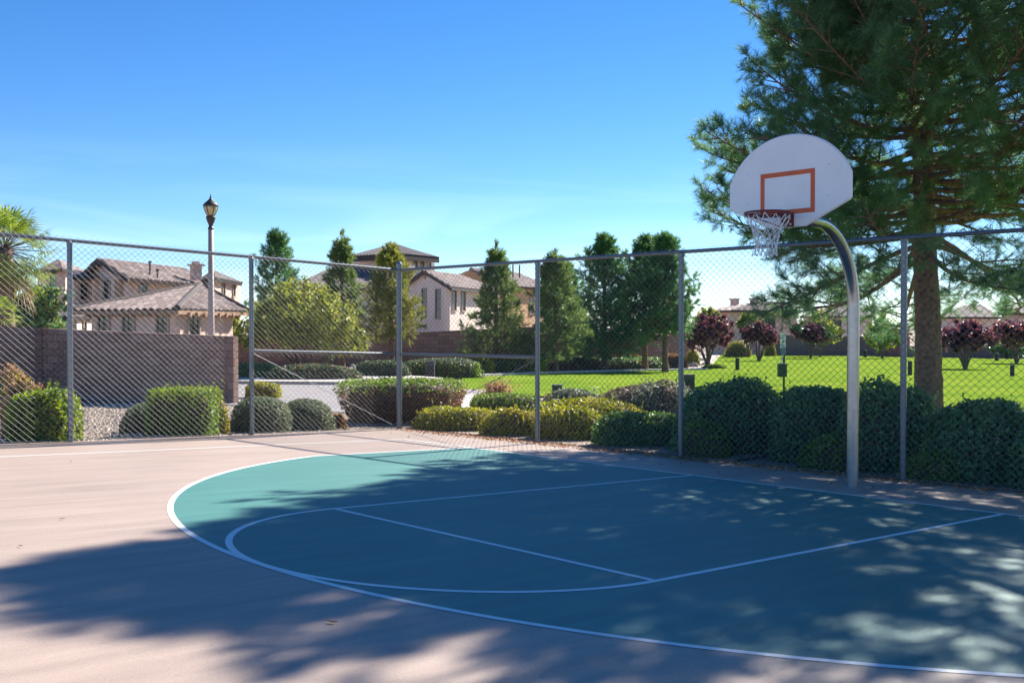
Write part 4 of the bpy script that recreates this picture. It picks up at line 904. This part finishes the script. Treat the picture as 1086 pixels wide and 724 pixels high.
m = MB(); m.prism([(*e0, zE - .16), (*e1, zE - .16), (*e1, zE + .0), (*e0, zE + .0)], (0, 0, 0), (-na[0] * .1, -na[1] * .1, 0)); m.prism([(*e1, zE - .16), (*e2, zE - .16), (*e2, zE), (*e1, zE)], (0, 0, 0), (-nb[0] * .1, -nb[1] * .1, 0)); m.build('fascia', M['fascia_tan'], H1)
# two storey block
d0, d1 = 57.0, 66.0
g0 = np.array(PX(97, 59.5)); g1 = np.array(PX(131.5, d0)); g2 = np.array(PX(213, d1)); bk = np.array(PX(150, 80)); zEv = zt(295, d0); zPk = zt(277.5, 58)
vwall('wall', g0, g1, z0, [(0, zt(289.5, 59.5)), (.36, zPk), (1, zEv)], sm, H1, inward=bk); vwall('wall', g1, g2, z0, [(0, zEv), (1, zEv)], sm, H1, inward=bk)
vwall('wall', g2, g2 + (g0 - g1) * 2.6, z0, [(0, zEv), (1, zEv)], sm, H1, inward=bk - (g2 - bk) * 0)
window(g0, g1, .50, .65, zt(307, 58), 1.0, H1, cam2, bars=(1, 0)); window(g1, g2, .22, .7, zt(305.5, 59), 1.25, H1, cam2, bars=(1, 0)); window(g1, g2, .66, .75, zt(304.5, 62), 1.0, H1, cam2, bars=(1, 0))
m = MB(); q = g0 + (g1 - g0) * .92; n_ = outp(g0, g1, .12); m.box((q[0] + n_[0], q[1] + n_[1], zt(307.5, 57.4)), (.30, .10, .55), (np.array([*unit(g1 - g0), 0]), np.array([*unit(n_), 0]), np.array([0, 0, 1]))); m.build('niche', M['fascia_tan'], H1)
nn = outp(g1, g2, .6); pk = g0 + (g1 - g0) * .36; dirl = unit(g2 - g1); f0 = g1 - dirl * .5 + nn; f1 = g2 + dirl * .6 + nn
r0 = np.array([*(pk - dirl * .5), zPk + .12]); r1 = np.array([*(pk + (g2 - g1) * 1.04), zPk + .12])
roof_plane('roof', [(*f0, zEv - .10), (*f1, zEv - .10), tuple(r1), tuple(r0)], M['tile'], H1)
gl = g0 + outp(g0, g0 + dirl, .0) - unit(g1 - g0) * .5
roof_plane('roof', [(*(gl - dirl * .5), zt(289.5, 59.5) - .15), (*(gl + (g2 - g1)), zt(289.5, 59.5) - .15), tuple(r1), tuple(r0)], M['tile_dark'], H1)
eave_tails(g1, g2, zEv - .12, H1, cam2, 10, M['fascia_tan'])
m = MB(); m.prism([tuple(np.array([*(g1 - dirl * .55 + nn), zEv - .32])), tuple(np.array([*(g1 - dirl * .55 + nn), zEv - .05])), tuple(r0 + (0, 0, .05)), tuple(r0 - (0, 0, .22))], (0, 0, 0), tuple(-np.array([dirl[0], dirl[1], 0]) * .1))
m.prism([tuple(np.array([*(gl - dirl * .55), zt(289.5, 59.5) - .36])), tuple(np.array([*(gl - dirl * .55), zt(289.5, 59.5) - .1])), tuple(r0 + (0, 0, .05)), tuple(r0 - (0, 0, .22))], (0, 0, 0), tuple(-np.array([dirl[0], dirl[1], 0]) * .1)); m.build('fascia', M['fascia'], H1)
for u, v, d, s, hh in ((208, 286.5, 64, .26, .45),):
    q = np.array(PX(u, d)); m = MB(); zc0 = zt(v, d); m.box((*q, zc0 - .2), (s, s, hh / 2 + .2), None); m.box((*q, zc0 + hh / 2 + .06), (s + .12, s + .12, .06)); m.box((*q, zc0 + hh / 2 + .20), (s * .7, s * .7, .08)); m.build('chimney', M['stucco'], H1)
for u, v, d in ((159, 279.5, 60), (167, 288, 60)): q = K(u, v + 5, d); m = MB(); m.tube([q - (0, 0, .3), q + (0, 0, .30)], .05, 8); m.tube([q + (0, 0, .30), q + (0, 0, .40)], .10, 8); m.build('vent_pipe', M['fascia'], H1)
# porch block left of the gable, in shade
p0_, p1_ = np.array(PX(79, 58)), np.array(PX(98, 59.0)); vwall('wall', p0_, p1_, z0, [(0, zt(296, 58)), (1, zt(296, 58))], M['stucco'], H1, inward=bk)
roof_plane('roof', [(*np.array(PX(74, 57.2)), zt(294, 57.4)), (*np.array(PX(100, 58)), zt(294, 57.4)), tuple(P3(100, 287, 61)), tuple(P3(78, 288, 61))], M['tile_dark'], H1)
window(p0_, p1_, .5, .5, zt(309, 58), .9, H1, cam2)
# right hand wing behind
w0, w1, w2 = np.array(PX(214, 68)), np.array(PX(228, 65)), np.array(PX(255, 72)); zz = zt(297, 66)
vwall('wall', w0, w1, z0, [(0, zz), (1, zz)], sm, H1, inward=bk); vwall('wall', w1, w2, z0, [(0, zz), (1, zz)], sm, H1, inward=bk)
for f in (.3, .7): window(w1, w2, f, .55, zt(306, 68), .9, H1, cam2)
q0, q1, q2 = np.array(PX(211, 66.5)), np.array(PX(228, 63.6)), np.array(PX(257.5, 71)); ap = P3(226, 288, 72)
roof_plane('roof', [(*q0, zz - .05), (*q1, zz - .05), tuple(ap)], M['tile_dark'], H1); roof_plane('roof', [(*q1, zz - .05), (*q2, zz - .05), tuple(ap)], M['tile_dark'], H1)
# --- low dark roofed house at far left under the palm
H2 = thing('house', at_trunk(60, 52), 'low house with dark slate roof and white framed window left of the gable', 'house', 'houses around the court')
a2, b2, c2 = np.array(PX(38, 50)), np.array(PX(76, 48)), np.array(PX(100, 53)); zl = zt(337.5, 49); k2 = np.array(PX(60, 64))
vwall('wall', a2, b2, z0, [(0, zl), (1, zl)], M['stucco_pale'], H2, inward=k2); vwall('wall', b2, c2, z0, [(0, zl), (1, zl)], M['stucco_pale'], H2, inward=k2)
window(a2, b2, .55, .7, zt(344, 49), .55, H2, cam2, bars=(2, 0)); window(b2, c2, .5, .45, zt(344, 51), .6, H2, cam2)
s0_, s1_, s2_ = np.array(PX(34, 49.2)), np.array(PX(77, 47.2)), np.array(PX(104, 53)); ap2 = P3(92, 322, 57)
roof_plane('roof', [(*s0_, zl), (*s1_, zl), tuple(ap2)], M['tile_dark'], H2); roof_plane('roof', [(*s1_, zl), (*s2_, zl), tuple(ap2)], M['tile_dark'], H2)
# --- house behind the palm, upper floor and hipped roof
H3 = thing('house', at_trunk(66, 82), 'far house with hipped tile roof seen between palm and gable', 'house', 'houses around the court')
a3, b3, c3_ = np.array(PX(40, 84)), np.array(PX(66, 80)), np.array(PX(98, 90)); z3 = zt(288, 81); k3 = np.array(PX(68, 100))
vwall('wall', a3, b3, z0, [(0, z3), (1, z3)], sm, H3, inward=k3); vwall('wall', b3, c3_, z0, [(0, z3), (1, z3)], sm, H3, inward=k3)
window(a3, b3, .66, 1.1, zt(296, 81), 1.2, H3, cam2, bars=(1, 0)); window(b3, c3_, .25, .9, zt(297, 82), 1.2, H3, cam2, bars=(1, 0)); window(b3, c3_, .3, 1.2, zt(317, 82), 1.2, H3, cam2)
t0_, t1_, t2_ = np.array(PX(37, 82.5)), np.array(PX(66, 78.5)), np.array(PX(101, 89)); ap3 = P3(62, 276, 88)
roof_plane('roof', [(*t0_, z3), (*t1_, z3), tuple(ap3)], M['tile'], H3); roof_plane('roof', [(*t1_, z3), (*t2_, z3), tuple(ap3)], M['tile'], H3)
# --- pale house with paired windows and a tower behind the middle fence panels
H4 = thing('house', at_trunk(455, 84), 'pale beige house with tall paired windows and a square tower', 'house', 'houses around the court')
spl = M['stucco_pale']
g0 = np.array(PX(434, 85)); g1 = np.array(PX(474, 80)); g2 = np.array(PX(530, 92)); bk = np.array(PX(480, 110)); ze = zt(304.5, 80); zp = zt(289, 82); z4 = -1.6
vwall('wall', g0, g1, z4, [(0, zt(300, 84)), (.45, zp), (1, ze)], spl, H4, inward=bk); vwall('wall', g1, g2, z4, [(0, ze), (1, ze)], spl, H4, inward=bk)
window(g0, g1, .42, .62, zt(321.5, 82), 2.2, H4, cam2, frame=.07, bars=(0, 2)); window(g0, g1, .78, .62, zt(322.5, 81), 2.2, H4, cam2, frame=.07, bars=(0, 2))
window(g1, g2, .115, .75, zt(318.5, 81), 1.55, H4, cam2, frame=.08, bars=(1, 0)); window(g1, g2, .275, .75, zt(318.8, 82.5), 1.55, H4, cam2, frame=.08, bars=(1, 0))
m = MB(); q = g0 + (g1 - g0) * .44; n_ = outp(g0, g1, .05); m.tube([(q[0] + n_[0], q[1] + n_[1], zt(293.4, 82)), (q[0] + n_[0] * 2, q[1] + n_[1] * 2, zt(293.4, 82))], .18, 10); m.build('round_vent', M['trim'], H4)
dirl = unit(g2 - g1); nn = outp(g1, g2, .5); pk = g0 + (g1 - g0) * .45; r0 = np.array([*(pk - dirl * .4), zp + .12]); r1 = np.array([*(pk + (g2 - g1) * .62), zp + .12])
f0 = g1 - dirl * .4 + nn; f1 = g2 + nn
roof_plane('roof', [(*f0, ze - .08), (*f1, ze - .08), tuple(r1), tuple(r0)], M['tile'], H4)
gl = g0 - unit(g1 - g0) * .5
roof_plane('roof', [(*(gl - dirl * .4), zt(300, 84) - .12), (*(gl + (g2 - g1) * .6), zt(300, 84) - .12), tuple(r1), tuple(r0)], M['tile'], H4)
m = MB(); m.prism([(*f0, ze - .3), (*f0, ze - .04), tuple(r0 + (0, 0, .06)), tuple(r0 - (0, 0, .2))], (0, 0, 0), tuple(np.array([-dirl[0], -dirl[1], 0]) * .12)); m.prism([(*(gl - dirl * .4), zt(300, 84) - .34), (*(gl - dirl * .4), zt(300, 84) - .08), tuple(r0 + (0, 0, .06)), tuple(r0 - (0, 0, .2))], (0, 0, 0), tuple(np.array([-dirl[0], -dirl[1], 0]) * .12)); m.prism([(*f0, ze - .28), (*f1, ze - .28), (*f1, ze - .06), (*f0, ze - .06)], (0, 0, 0), tuple(np.array([*(nn * .1), 0]))); m.build('fascia', M['fascia'], H4)
m = MB(); q0 = g0 + outp(g0, g1, .12); q1 = g1 + outp(g0, g1, .12); zlg = zt(340, 82); m.prism([(*q0, zlg - .15), (*q1, zlg - .15), (*q1, zlg), (*q0, zlg)], (0, 0, 0), tuple(np.array([*outp(g0, g1, -.1), 0]))); m.build('ledge', spl, H4)
# left wing with dark roof
l0, l1 = np.array(PX(318, 92)), np.array(PX(436, 88)); zl = zt(306, 90); vwall('wall', l0, l1, z4, [(0, zl), (1, zl)], spl, H4, inward=bk)
roof_plane('roof', [(*np.array(PX(305, 91)), zl - .1), (*np.array(PX(440, 87)), zl - .1), tuple(P3(440, 284, 96)), tuple(P3(352, 284, 99))], M['tile_dark'], H4)
window(l0, l1, .78, .8, zt(322, 89), 1.9, H4, cam2, frame=.08)
# tower
u0_, u1_, u2_ = np.array(PX(372, 100)), np.array(PX(420, 96)), np.array(PX(461, 101)); ztw = zt(270.5, 97); kt = np.array(PX(416, 120))
vwall('wall', u0_, u1_, 0, [(0, ztw), (1, ztw)], spl, H4, inward=kt); vwall('wall', u1_, u2_, 0, [(0, ztw), (1, ztw)], spl, H4, inward=kt)
for f in (.49, .67, .85): window(u1_, u2_, f, .42, zt(281, 99), .55, H4, cam2, frame=.09)
v0, v1, v2 = np.array(PX(368.5, 98.5)), np.array(PX(420, 94.3)), np.array(PX(466, 100)); ap = P3(417.5, 259.2, 103); zv = zt(271, 96)
roof_plane('roof', [(*v0, zv), (*v1, zv), tuple(ap)], M['tile_dark'], H4); roof_plane('roof', [(*v1, zv), (*v2, zv), tuple(ap)], M['tile_dark'], H4)
m = MB(); m.prism([(*v0, zv - .45), (*v1, zv - .45), (*v1, zv - .1), (*v0, zv - .1)], (0, 0, 0), tuple(np.array([*outp(v0, v1, -.15), 0]))); m.prism([(*v1, zv - .45), (*v2, zv - .45), (*v2, zv - .1), (*v1, zv - .1)], (0, 0, 0), tuple(np.array([*outp(v1, v2, -.15), 0]))); m.build('fascia', M['fascia'], H4)
m = MB(); m.tube([(*v1, zv + .1), tuple(ap + np.array([0, 0, .08]))], .15, 8); m.build('ridge_cap', M['tile'], H4)
# --- ochre house behind
H5 = thing('house', at_trunk(530, 100), 'ochre house with gabled tile roof behind the pale house', 'house', 'houses around the court')
so_ = M['stucco_orange']; o0, o1, o2 = np.array(PX(478, 104)), np.array(PX(536, 98)), np.array(PX(584, 108)); zo = zt(303.5, 98); ko = np.array(PX(540, 125)); zop = zt(285, 100)
vwall('wall', o0, o1, z4, [(0, zt(294, 103)), (.38, zop), (1, zo)], so_, H5, inward=ko); vwall('wall', o1, o2, z4, [(0, zo), (1, zo)], so_, H5, inward=ko)
dirl = unit(o2 - o1); nn = outp(o1, o2, .5); pk = o0 + (o1 - o0) * .38; r0 = np.array([*(pk - dirl * .3), zop + .1]); r1 = np.array([*(pk + (o2 - o1) * 1.0), zop + .1])
roof_plane('roof', [(*(o1 - dirl * .3 + nn), zo - .05), (*(o2 + nn + dirl), zo - .05), tuple(r1), tuple(r0)], M['tile'], H5)
window(o1, o2, .55, .8, zt(325, 103), 1.4, H5, cam2)
for u in (520, 544, 551): q = K(u, 289, 103); m = MB(); m.tube([q - (0, 0, .5), q + (0, 0, .75)], .07, 8); m.build('vent_pipe', M['fascia'], H5)
# --- far houses beyond the lawn
def far_house(label, u0, u1, u2, d, ve, va, ua, mat, tile, seed, wins=()):
    Hh = thing('house', at_trunk(u1, d), label, 'house', 'houses around the court'); kk = np.array(PX(u1, d + 25))
    A_, B_, C2 = np.array(PX(u0, d + 4)), np.array(PX(u1, d)), np.array(PX(u2, d + 5)); ze = zt(ve, d)
    vwall('wall', A_, B_, -2.2, [(0, ze), (1, ze)], mat, Hh, inward=kk); vwall('wall', B_, C2, -2.2, [(0, ze), (1, ze)], mat, Hh, inward=kk)
    A2, B2, D2 = np.array(PX(u0 - 4, d + 2.6)), np.array(PX(u1, d - 1)), np.array(PX(u2 + 4, d + 3.6)); ap = P3(ua, va, d + 10); ap_b = P3(ua + (u2 - u1) * .3, va, d + 12)
    roof_plane('roof', [(*A2, ze), (*B2, ze), tuple(ap)], tile, Hh); roof_plane('roof', [(*B2, ze), (*D2, ze), tuple(ap_b), tuple(ap)], tile, Hh)
    for which, f, w, v, h in wins: window(*((A_, B_) if which == 0 else (B_, C2)), f, w, zt(v, d + 2), h, Hh, cam2)
    return Hh
Ha = far_house('far pinkish house with chimneys above the reddish plum tree', 752, 775, 845, 130, 330, 321, 800, M['stucco'], M['tile'], 1, [(1, .3, 1.2, 343, 1.3), (1, .6, 1.2, 343, 1.3)])
for u, v in ((779, 322), (800, 321.5)): q = np.array(PX(u, 138)); m = MB(); m.box((*q, zt(v, 138) - .5), (.4, .4, 1.0)); m.box((*q, zt(v, 138) + .55), (.5, .5, .1)); m.build('chimney', M['stucco'], Ha)
far_house('far beige house behind the pine boughs and hoop pole', 852, 872, 925, 140, 336, 322, 886, M['stucco_pale'], M['tile'], 2, [(1, .3, 1.2, 345, 1.3)])
far_house('far beige house right of the big pine trunk', 992, 1004, 1058, 136, 337, 324, 1024, M['stucco_pale'], M['tile'], 3, [(1, .5, 1.3, 346, 1.3)])
far_house('reddish house at the right picture edge beyond the plum trees', 1062, 1074, 1150, 118, 333, 316, 1100, M['stucco'], M['tile'], 4, [(1, .2, 1.2, 347, 1.3)])
# pergola by the far wall
q = KG(955, 378.6); q = np.array([*PX(953, 112), 0]); q[2] = ter(q[0], q[1]); t = thing('pergola', q, 'small red brown timber shelter beside the big pine trunk, far off', 'pergola'); zpt = zt(355.5, 112)
for s in (-1, 1):
    for o in (0, 2.2): m = MB(); pp = np.array([q[0], q[1]]) + R2 * s * .9 + F2 * o; m.tube([(*pp, q[2]), (*pp, zpt)], .12, 8); m.build('post', M['wood'], t)
m = MB(); ax = (np.array([*R2, 0]), np.array([*F2, 0]), np.array([0, 0, 1.0])); pp = np.array([q[0], q[1]]) + F2 * 1.1; m.box((*pp, zpt + .12), (1.3, 1.5, .12), ax); m.build('roof', M['wood'], t)

# ------------------------------------------------------------------ lamp post
x, y = PX(224, 31); zg = float(ter(x, y)); sc = 31 / F; LP = thing('lamp_post', (x, y, zg), 'tall lamp post with acorn lantern rising behind the block wall', 'lamp post'); z = lambda v: CAM[2] + (346 - v) * sc
m = MB(); m.lathe((x, y, 0), [(.17, zg - .1), (.17, zg + .5), (.13, zg + .65), (.092, z(350)), (.074, z(243))], 16); m.build('pole', M['postpaint'], LP, smooth=True)
m = MB(); m.lathe((x, y, 0), [(.078, z(244)), (.085, z(242.5)), (.055, z(240.5)), (.07, z(238)), (.10, z(236)), (.13, z(232.5)), (.14, z(231)), (.13, z(230)), (.09, z(229.8))], 16); m.build('collar', M['bronze'], LP)
lan = MB(); lan.lathe((x, y, 0), [(.085, z(230)), (.145, z(226)), (.185, z(222)), (.20, z(219.5)), (.185, z(219.2))], 16); lo = lan.build('lantern', M['amber'], LP, smooth=True)
m = MB()
for k in range(6): a = k * math.pi / 3; m.tube([(x + r * math.cos(a), y + r * math.sin(a), zz_) for r, zz_ in ((.09, z(230)), (.150, z(226)), (.19, z(222)), (.205, z(219.5)))], .010, 5)
m.build('cage_rib', M['bronze'], lo)
m = MB(); m.lathe((x, y, 0), [(.20, z(219.6)), (.225, z(219)), (.22, z(217.8)), (.17, z(215.8)), (.10, z(213.6)), (.045, z(211.6)), (.03, z(210.6)), (.04, z(210)), (.018, z(209.2)), (.010, z(207)), (.003, z(206.2))], 18); m.build('cap', M['bronze'], LP)

# ------------------------------------------------------------------ small things on and around the lawn
gB = 'black bollard lights on the lawn'
def bollard(u, vb, vt, label):
    p = KG(u, vb); d = depth(p); h = (vb - vt) / F * d; r = .085 * d / 60 + .03; t = thing('bollard_light', p, label, 'bollard', gB)
    m = MB(); m.lathe(p, [(r, -.1), (r, h * .72), (r * .92, h * .73), (r * .92, h * .76), (r, h * .77), (r, h * .95), (r * .8, h), (.01, h)], 12); m.build('body', M['black'], t)
    m = MB(); m.lathe(p, [(r * 1.6, 0), (r * 1.6, .03), (r, .05)], 12); m.build('foot', M['walk'], t)
bollard(782, 393.2, 379.5, 'black bollard light on the lawn in front of the reddish plum tree'); bollard(965, 398.8, 382.5, 'black bollard light just left of the big pine trunk'); bollard(1073.5, 399.8, 386.5, 'black bollard light on the lawn at the right edge')
bollard(917.5, 379.2, 371, 'far black bollard light before the mauve wall, right of the hoop pole'); bollard(1057, 383, 374.5, 'far black bollard light right of the wide plum tree')
# dog waste station
p = np.array([*PX(831.5, 36), 0]); p[2] = ter(p[0], p[1]); d = 36; sc = d / F; zz_ = lambda v: CAM[2] + (346 - v) * sc; t = thing('waste_station', p, 'dog waste station with white signs and dark box on a post', 'waste station')
axs = (np.array([*R2, 0]), np.array([*F2, 0]), np.array([0, 0, 1.0])); P0 = lambda r, o, v: np.array([p[0], p[1], 0]) + axs[0] * r * sc + axs[1] * o + np.array([0, 0, zz_(v)])
m = MB(); m.box((p[0], p[1], (p[2] + zz_(353)) / 2), (.03, .03, (zz_(353) - p[2]) / 2), axs); m.build('post', M['greenbox'], t)
m = MB(); m.box(P0(-1.5, -.06, 361), (2.9 * sc, .008, 8.2 * sc), axs); s1 = m.build('sign', M['signwhite'], t)
m = MB()
for v in (356.5, 359, 366, 368): m.box(P0(-1.5, -.072, v), (1.8 * sc, .003, .5 * sc), axs)
m.tube([P0(-2.4, -.073, 364.2), P0(-.6, -.073, 361.5)], .012, 6); m.box(P0(-1.6, -.072, 362.4), (.8 * sc, .003, 1.0 * sc), axs); m.build('sign_print', M['signblue'], s1)
m = MB(); m.box(P0(-1.2, -.06, 373), (2.4 * sc, .05, 3.3 * sc), axs); m.build('bag_dispenser', M['signblue'], t)
m = MB(); m.prism([P0(-4.6, -.12, 386), P0(-4.6, -.12, 388.5), P0(-1.2, -.12, 377.5), P0(-1.2, -.12, 375)], (0, 0, 0), tuple(axs[1] * .06)); m.build('sign', M['signwhite'], t)
m = MB(); m.box(P0(-2.8, -.12, 393), (4.2 * sc, .12, 6.6 * sc), axs); bx_ = m.build('waste_bin', M['greenbox'], t)
m = MB(); m.box(P0(-2.8, -.13, 386.2), (4.6 * sc, .15, .6 * sc), axs); m.build('lid', M['greenbox'], bx_)
# utility boxes
def ubox(u, vb, vt, hw, label, mat):
    p = KG(u, vb); d = depth(p); s = d / F; h = (vb - vt) * s; t = thing('utility_box', p, label, 'utility box', 'utility boxes by the lawn'); c = p + np.array([*F2, 0]) * hw * s
    m = MB(); m.box(c + (0, 0, h * .44), (hw * s, hw * s * .8, h * .46), axs); m.build('body', mat, t); m = MB(); m.box(c + (0, 0, h * .95), (hw * s * 1.08, hw * s * .88, h * .05), axs); m.build('lid', mat, t)
    m = MB(); m.box(c - np.array([*F2, 0]) * (hw * s * .8 + .006) + (0, 0, h * .45), (hw * s * .7, .006, h * .3), axs); m.build('panel', M['black'], t)
ubox(591, 419, 408, 5.2, 'small dark grey utility box at the near lawn edge', M['boxgrey'])
p_ = 1; ubox(731.5, 417, 397, 5.5, 'dark grey utility box beside the blue grey fence post', M['boxgrey'])
ubox(456, 402, 383, 4.6, 'dark pedestal box across the road in front of the flat hedge', M['boxgrey'])
p = KG(376, 405); d = depth(p); t = thing('marker_post', p, 'pale short marker post with hooked head across the road', 'marker post'); h = 18 * d / F
m = MB(); m.tube([p - (0, 0, .1), p + (0, 0, h * .9), p + np.array([-R2[0] * .06, -R2[1] * .06, h]), p + np.array([-R2[0] * .14, -R2[1] * .14, h * .96])], .045, 8); m.build('post', M['walk'], t)
# rocks by the plum tree
rng = np.random.default_rng(12)
for i, (u, v, s) in enumerate(((735, 390, .42), (741, 383, .5), (747, 388, .3), (729, 384, .45))):
    p = KG(u, v); m = MB(); nn_ = 10; ring_ = []
    vs = []
    for a in range(6):
        el = -.3 + a / 5 * 1.85
        for b__ in range(nn_): th = 2 * math.pi * b__ / nn_; r = s * rng.uniform(.8, 1.15); vs.append(p + np.array([math.cos(el) * math.cos(th) * r, math.cos(el) * math.sin(th) * r, math.sin(el) * r * .8]))
    m.add(vs, [(a * nn_ + k, a * nn_ + (k + 1) % nn_, (a + 1) * nn_ + (k + 1) % nn_, (a + 1) * nn_ + k) for a in range(5) for k in range(nn_)] + [tuple(50 + k for k in range(10))])
    tag(m.build('boulder', M['stone']), ('pale boulder nearest the lawn beside the reddish plum tree', 'pale boulder highest on the rock bed by the plum tree', 'small pale boulder under the reddish plum trunk', 'pale boulder next to the yellow shrub on the rock bed')[i], 'boulder', 'pale boulders by the plum tree')

# ------------------------------------------------------------------ loose ground cover
rng = np.random.default_rng(21)
# gravel stones behind the far fence
n = 15000; yy = rng.uniform(-1, 10.5, n); xx = fx(yy) + 0.15 + rng.random(n) ** 0.8 * 10; keep = np.ones(n, bool); P = np.stack([xx, yy, ter(xx, yy) + .035], 1)
d = (P - CAM) @ FW; u = W0 / 2 + F * ((P - CAM) @ RT) / d; keep = (u > -40) & (u < 372) & (d < 31); P = P[keep]; n = len(P)
oc = np.array([[1, 0, 0], [0, 1, 0], [-1, 0, 0], [0, -1, 0], [0, 0, 1.0]]); s = rng.uniform(.016, .042, (n, 1, 1)); V = oc[None] * s * rng.uniform(.6, 1.3, (n, 5, 1)); V[:, :, 2] *= .8
a = rng.uniform(0, 6.28, n); c, s_ = np.cos(a), np.sin(a); V = np.stack([V[..., 0] * c[:, None] - V[..., 1] * s_[:, None], V[..., 0] * s_[:, None] + V[..., 1] * c[:, None], V[..., 2]], -1) + P[:, None]
tri = np.concatenate([V[:, [k, (k + 1) % 4, 4]] for k in range(4)], 0)
me = bpy.data.meshes.new('gravel'); me.from_pydata([tuple(v) for v in V.reshape(-1, 3)], [], [(i * 5 + k, i * 5 + (k + 1) % 4, i * 5 + 4) for i in range(n) for k in range(4)])
mst = leafmat('gravel stones', [(.26, .185, .14), (.50, .39, .30), (.66, .56, .45), (.38, .30, .25)], trans=0.0, rough=.9); me.materials.append(mst)
tag(link('gravel', me), 'tan gravel spread behind the left fence before the block wall', 'gravel', kind='stuff')
# leaf litter along the fence foot
def litter(n, x0, x1, w0, w1, seed):
    rng = np.random.default_rng(seed); x = rng.uniform(x0, x1, n); o = rng.uniform(0, 1, n) ** 1.6; cl = 0.5 + 0.5 * np.sin(x * 3.1) * np.sin(x * 1.3 + 1); k = rng.random(n) < .35 + .65 * cl; x, o = x[k], o[k]
    y = fy(x) + w1 - (w1 - w0) * (1 - o) if False else fy(x) - w0 + (w0 + w1) * o * .999
    inside = y > fy(x) - .05
    z = np.where(inside, plane(x, y) + .006, ter(x, y) + .02); P = np.stack([x, y, z + rng.uniform(0, .02, len(x))], 1); return leaves(P, np.tile([0, 0, 1.0], (len(x), 1)), .026, rng, .6, spread=.35)
tag(soup('leaf_litter', [litter(9500, -3.5, 10.0, .45, .30, 31), litter(260, -3.5, 9.5, .1, 1.6, 32)], [M['litter']]), 'dry orange brown leaves lying along the foot of the fence', 'leaf litter', kind='stuff')
# a few stray leaves on the court
gL = 'stray leaves on the court'
for i, (u, v, lab) in enumerate(((352, 661, 'dark dry leaf on the pink court below the three point line'), (66, 551, 'tiny dry leaf on sunlit pink court left of the arc'), (75, 490, 'tiny leaf on the pink court near the side line'), (22, 580, 'tiny leaf on the pink court at the shadow edge'))):
    r = ray(u, v); k = -(CAM[2] - GA * CAM[0] - GB * CAM[1]) / (r[2] - GA * r[0] - GB * r[1]); p = CAM + r * k; m = MB(); L0 = .036 if i == 0 else .022; a = 0.5 + i
    dx = np.array([math.cos(a), math.sin(a), 0]) * L0; dy = np.array([-math.sin(a), math.cos(a), 0]) * L0 * .4
    m.add([p + dx * t_ + dy * w_ * s_ + np.array([0, 0, 0.008 + .004 * abs(s_) + .005 * t_ * t_]) for t_, w_ in ((-1, .05), (-.4, .9), (.3, 1), (1, .05)) for s_ in (-1, 0, 1)], [(r_ * 3 + c_, r_ * 3 + c_ + 1, r_ * 3 + c_ + 4, r_ * 3 + c_ + 3) for r_ in range(3) for c_ in range(2)])
    tag(m.build('fallen_leaf', M['rust']), lab, 'leaf', gL)
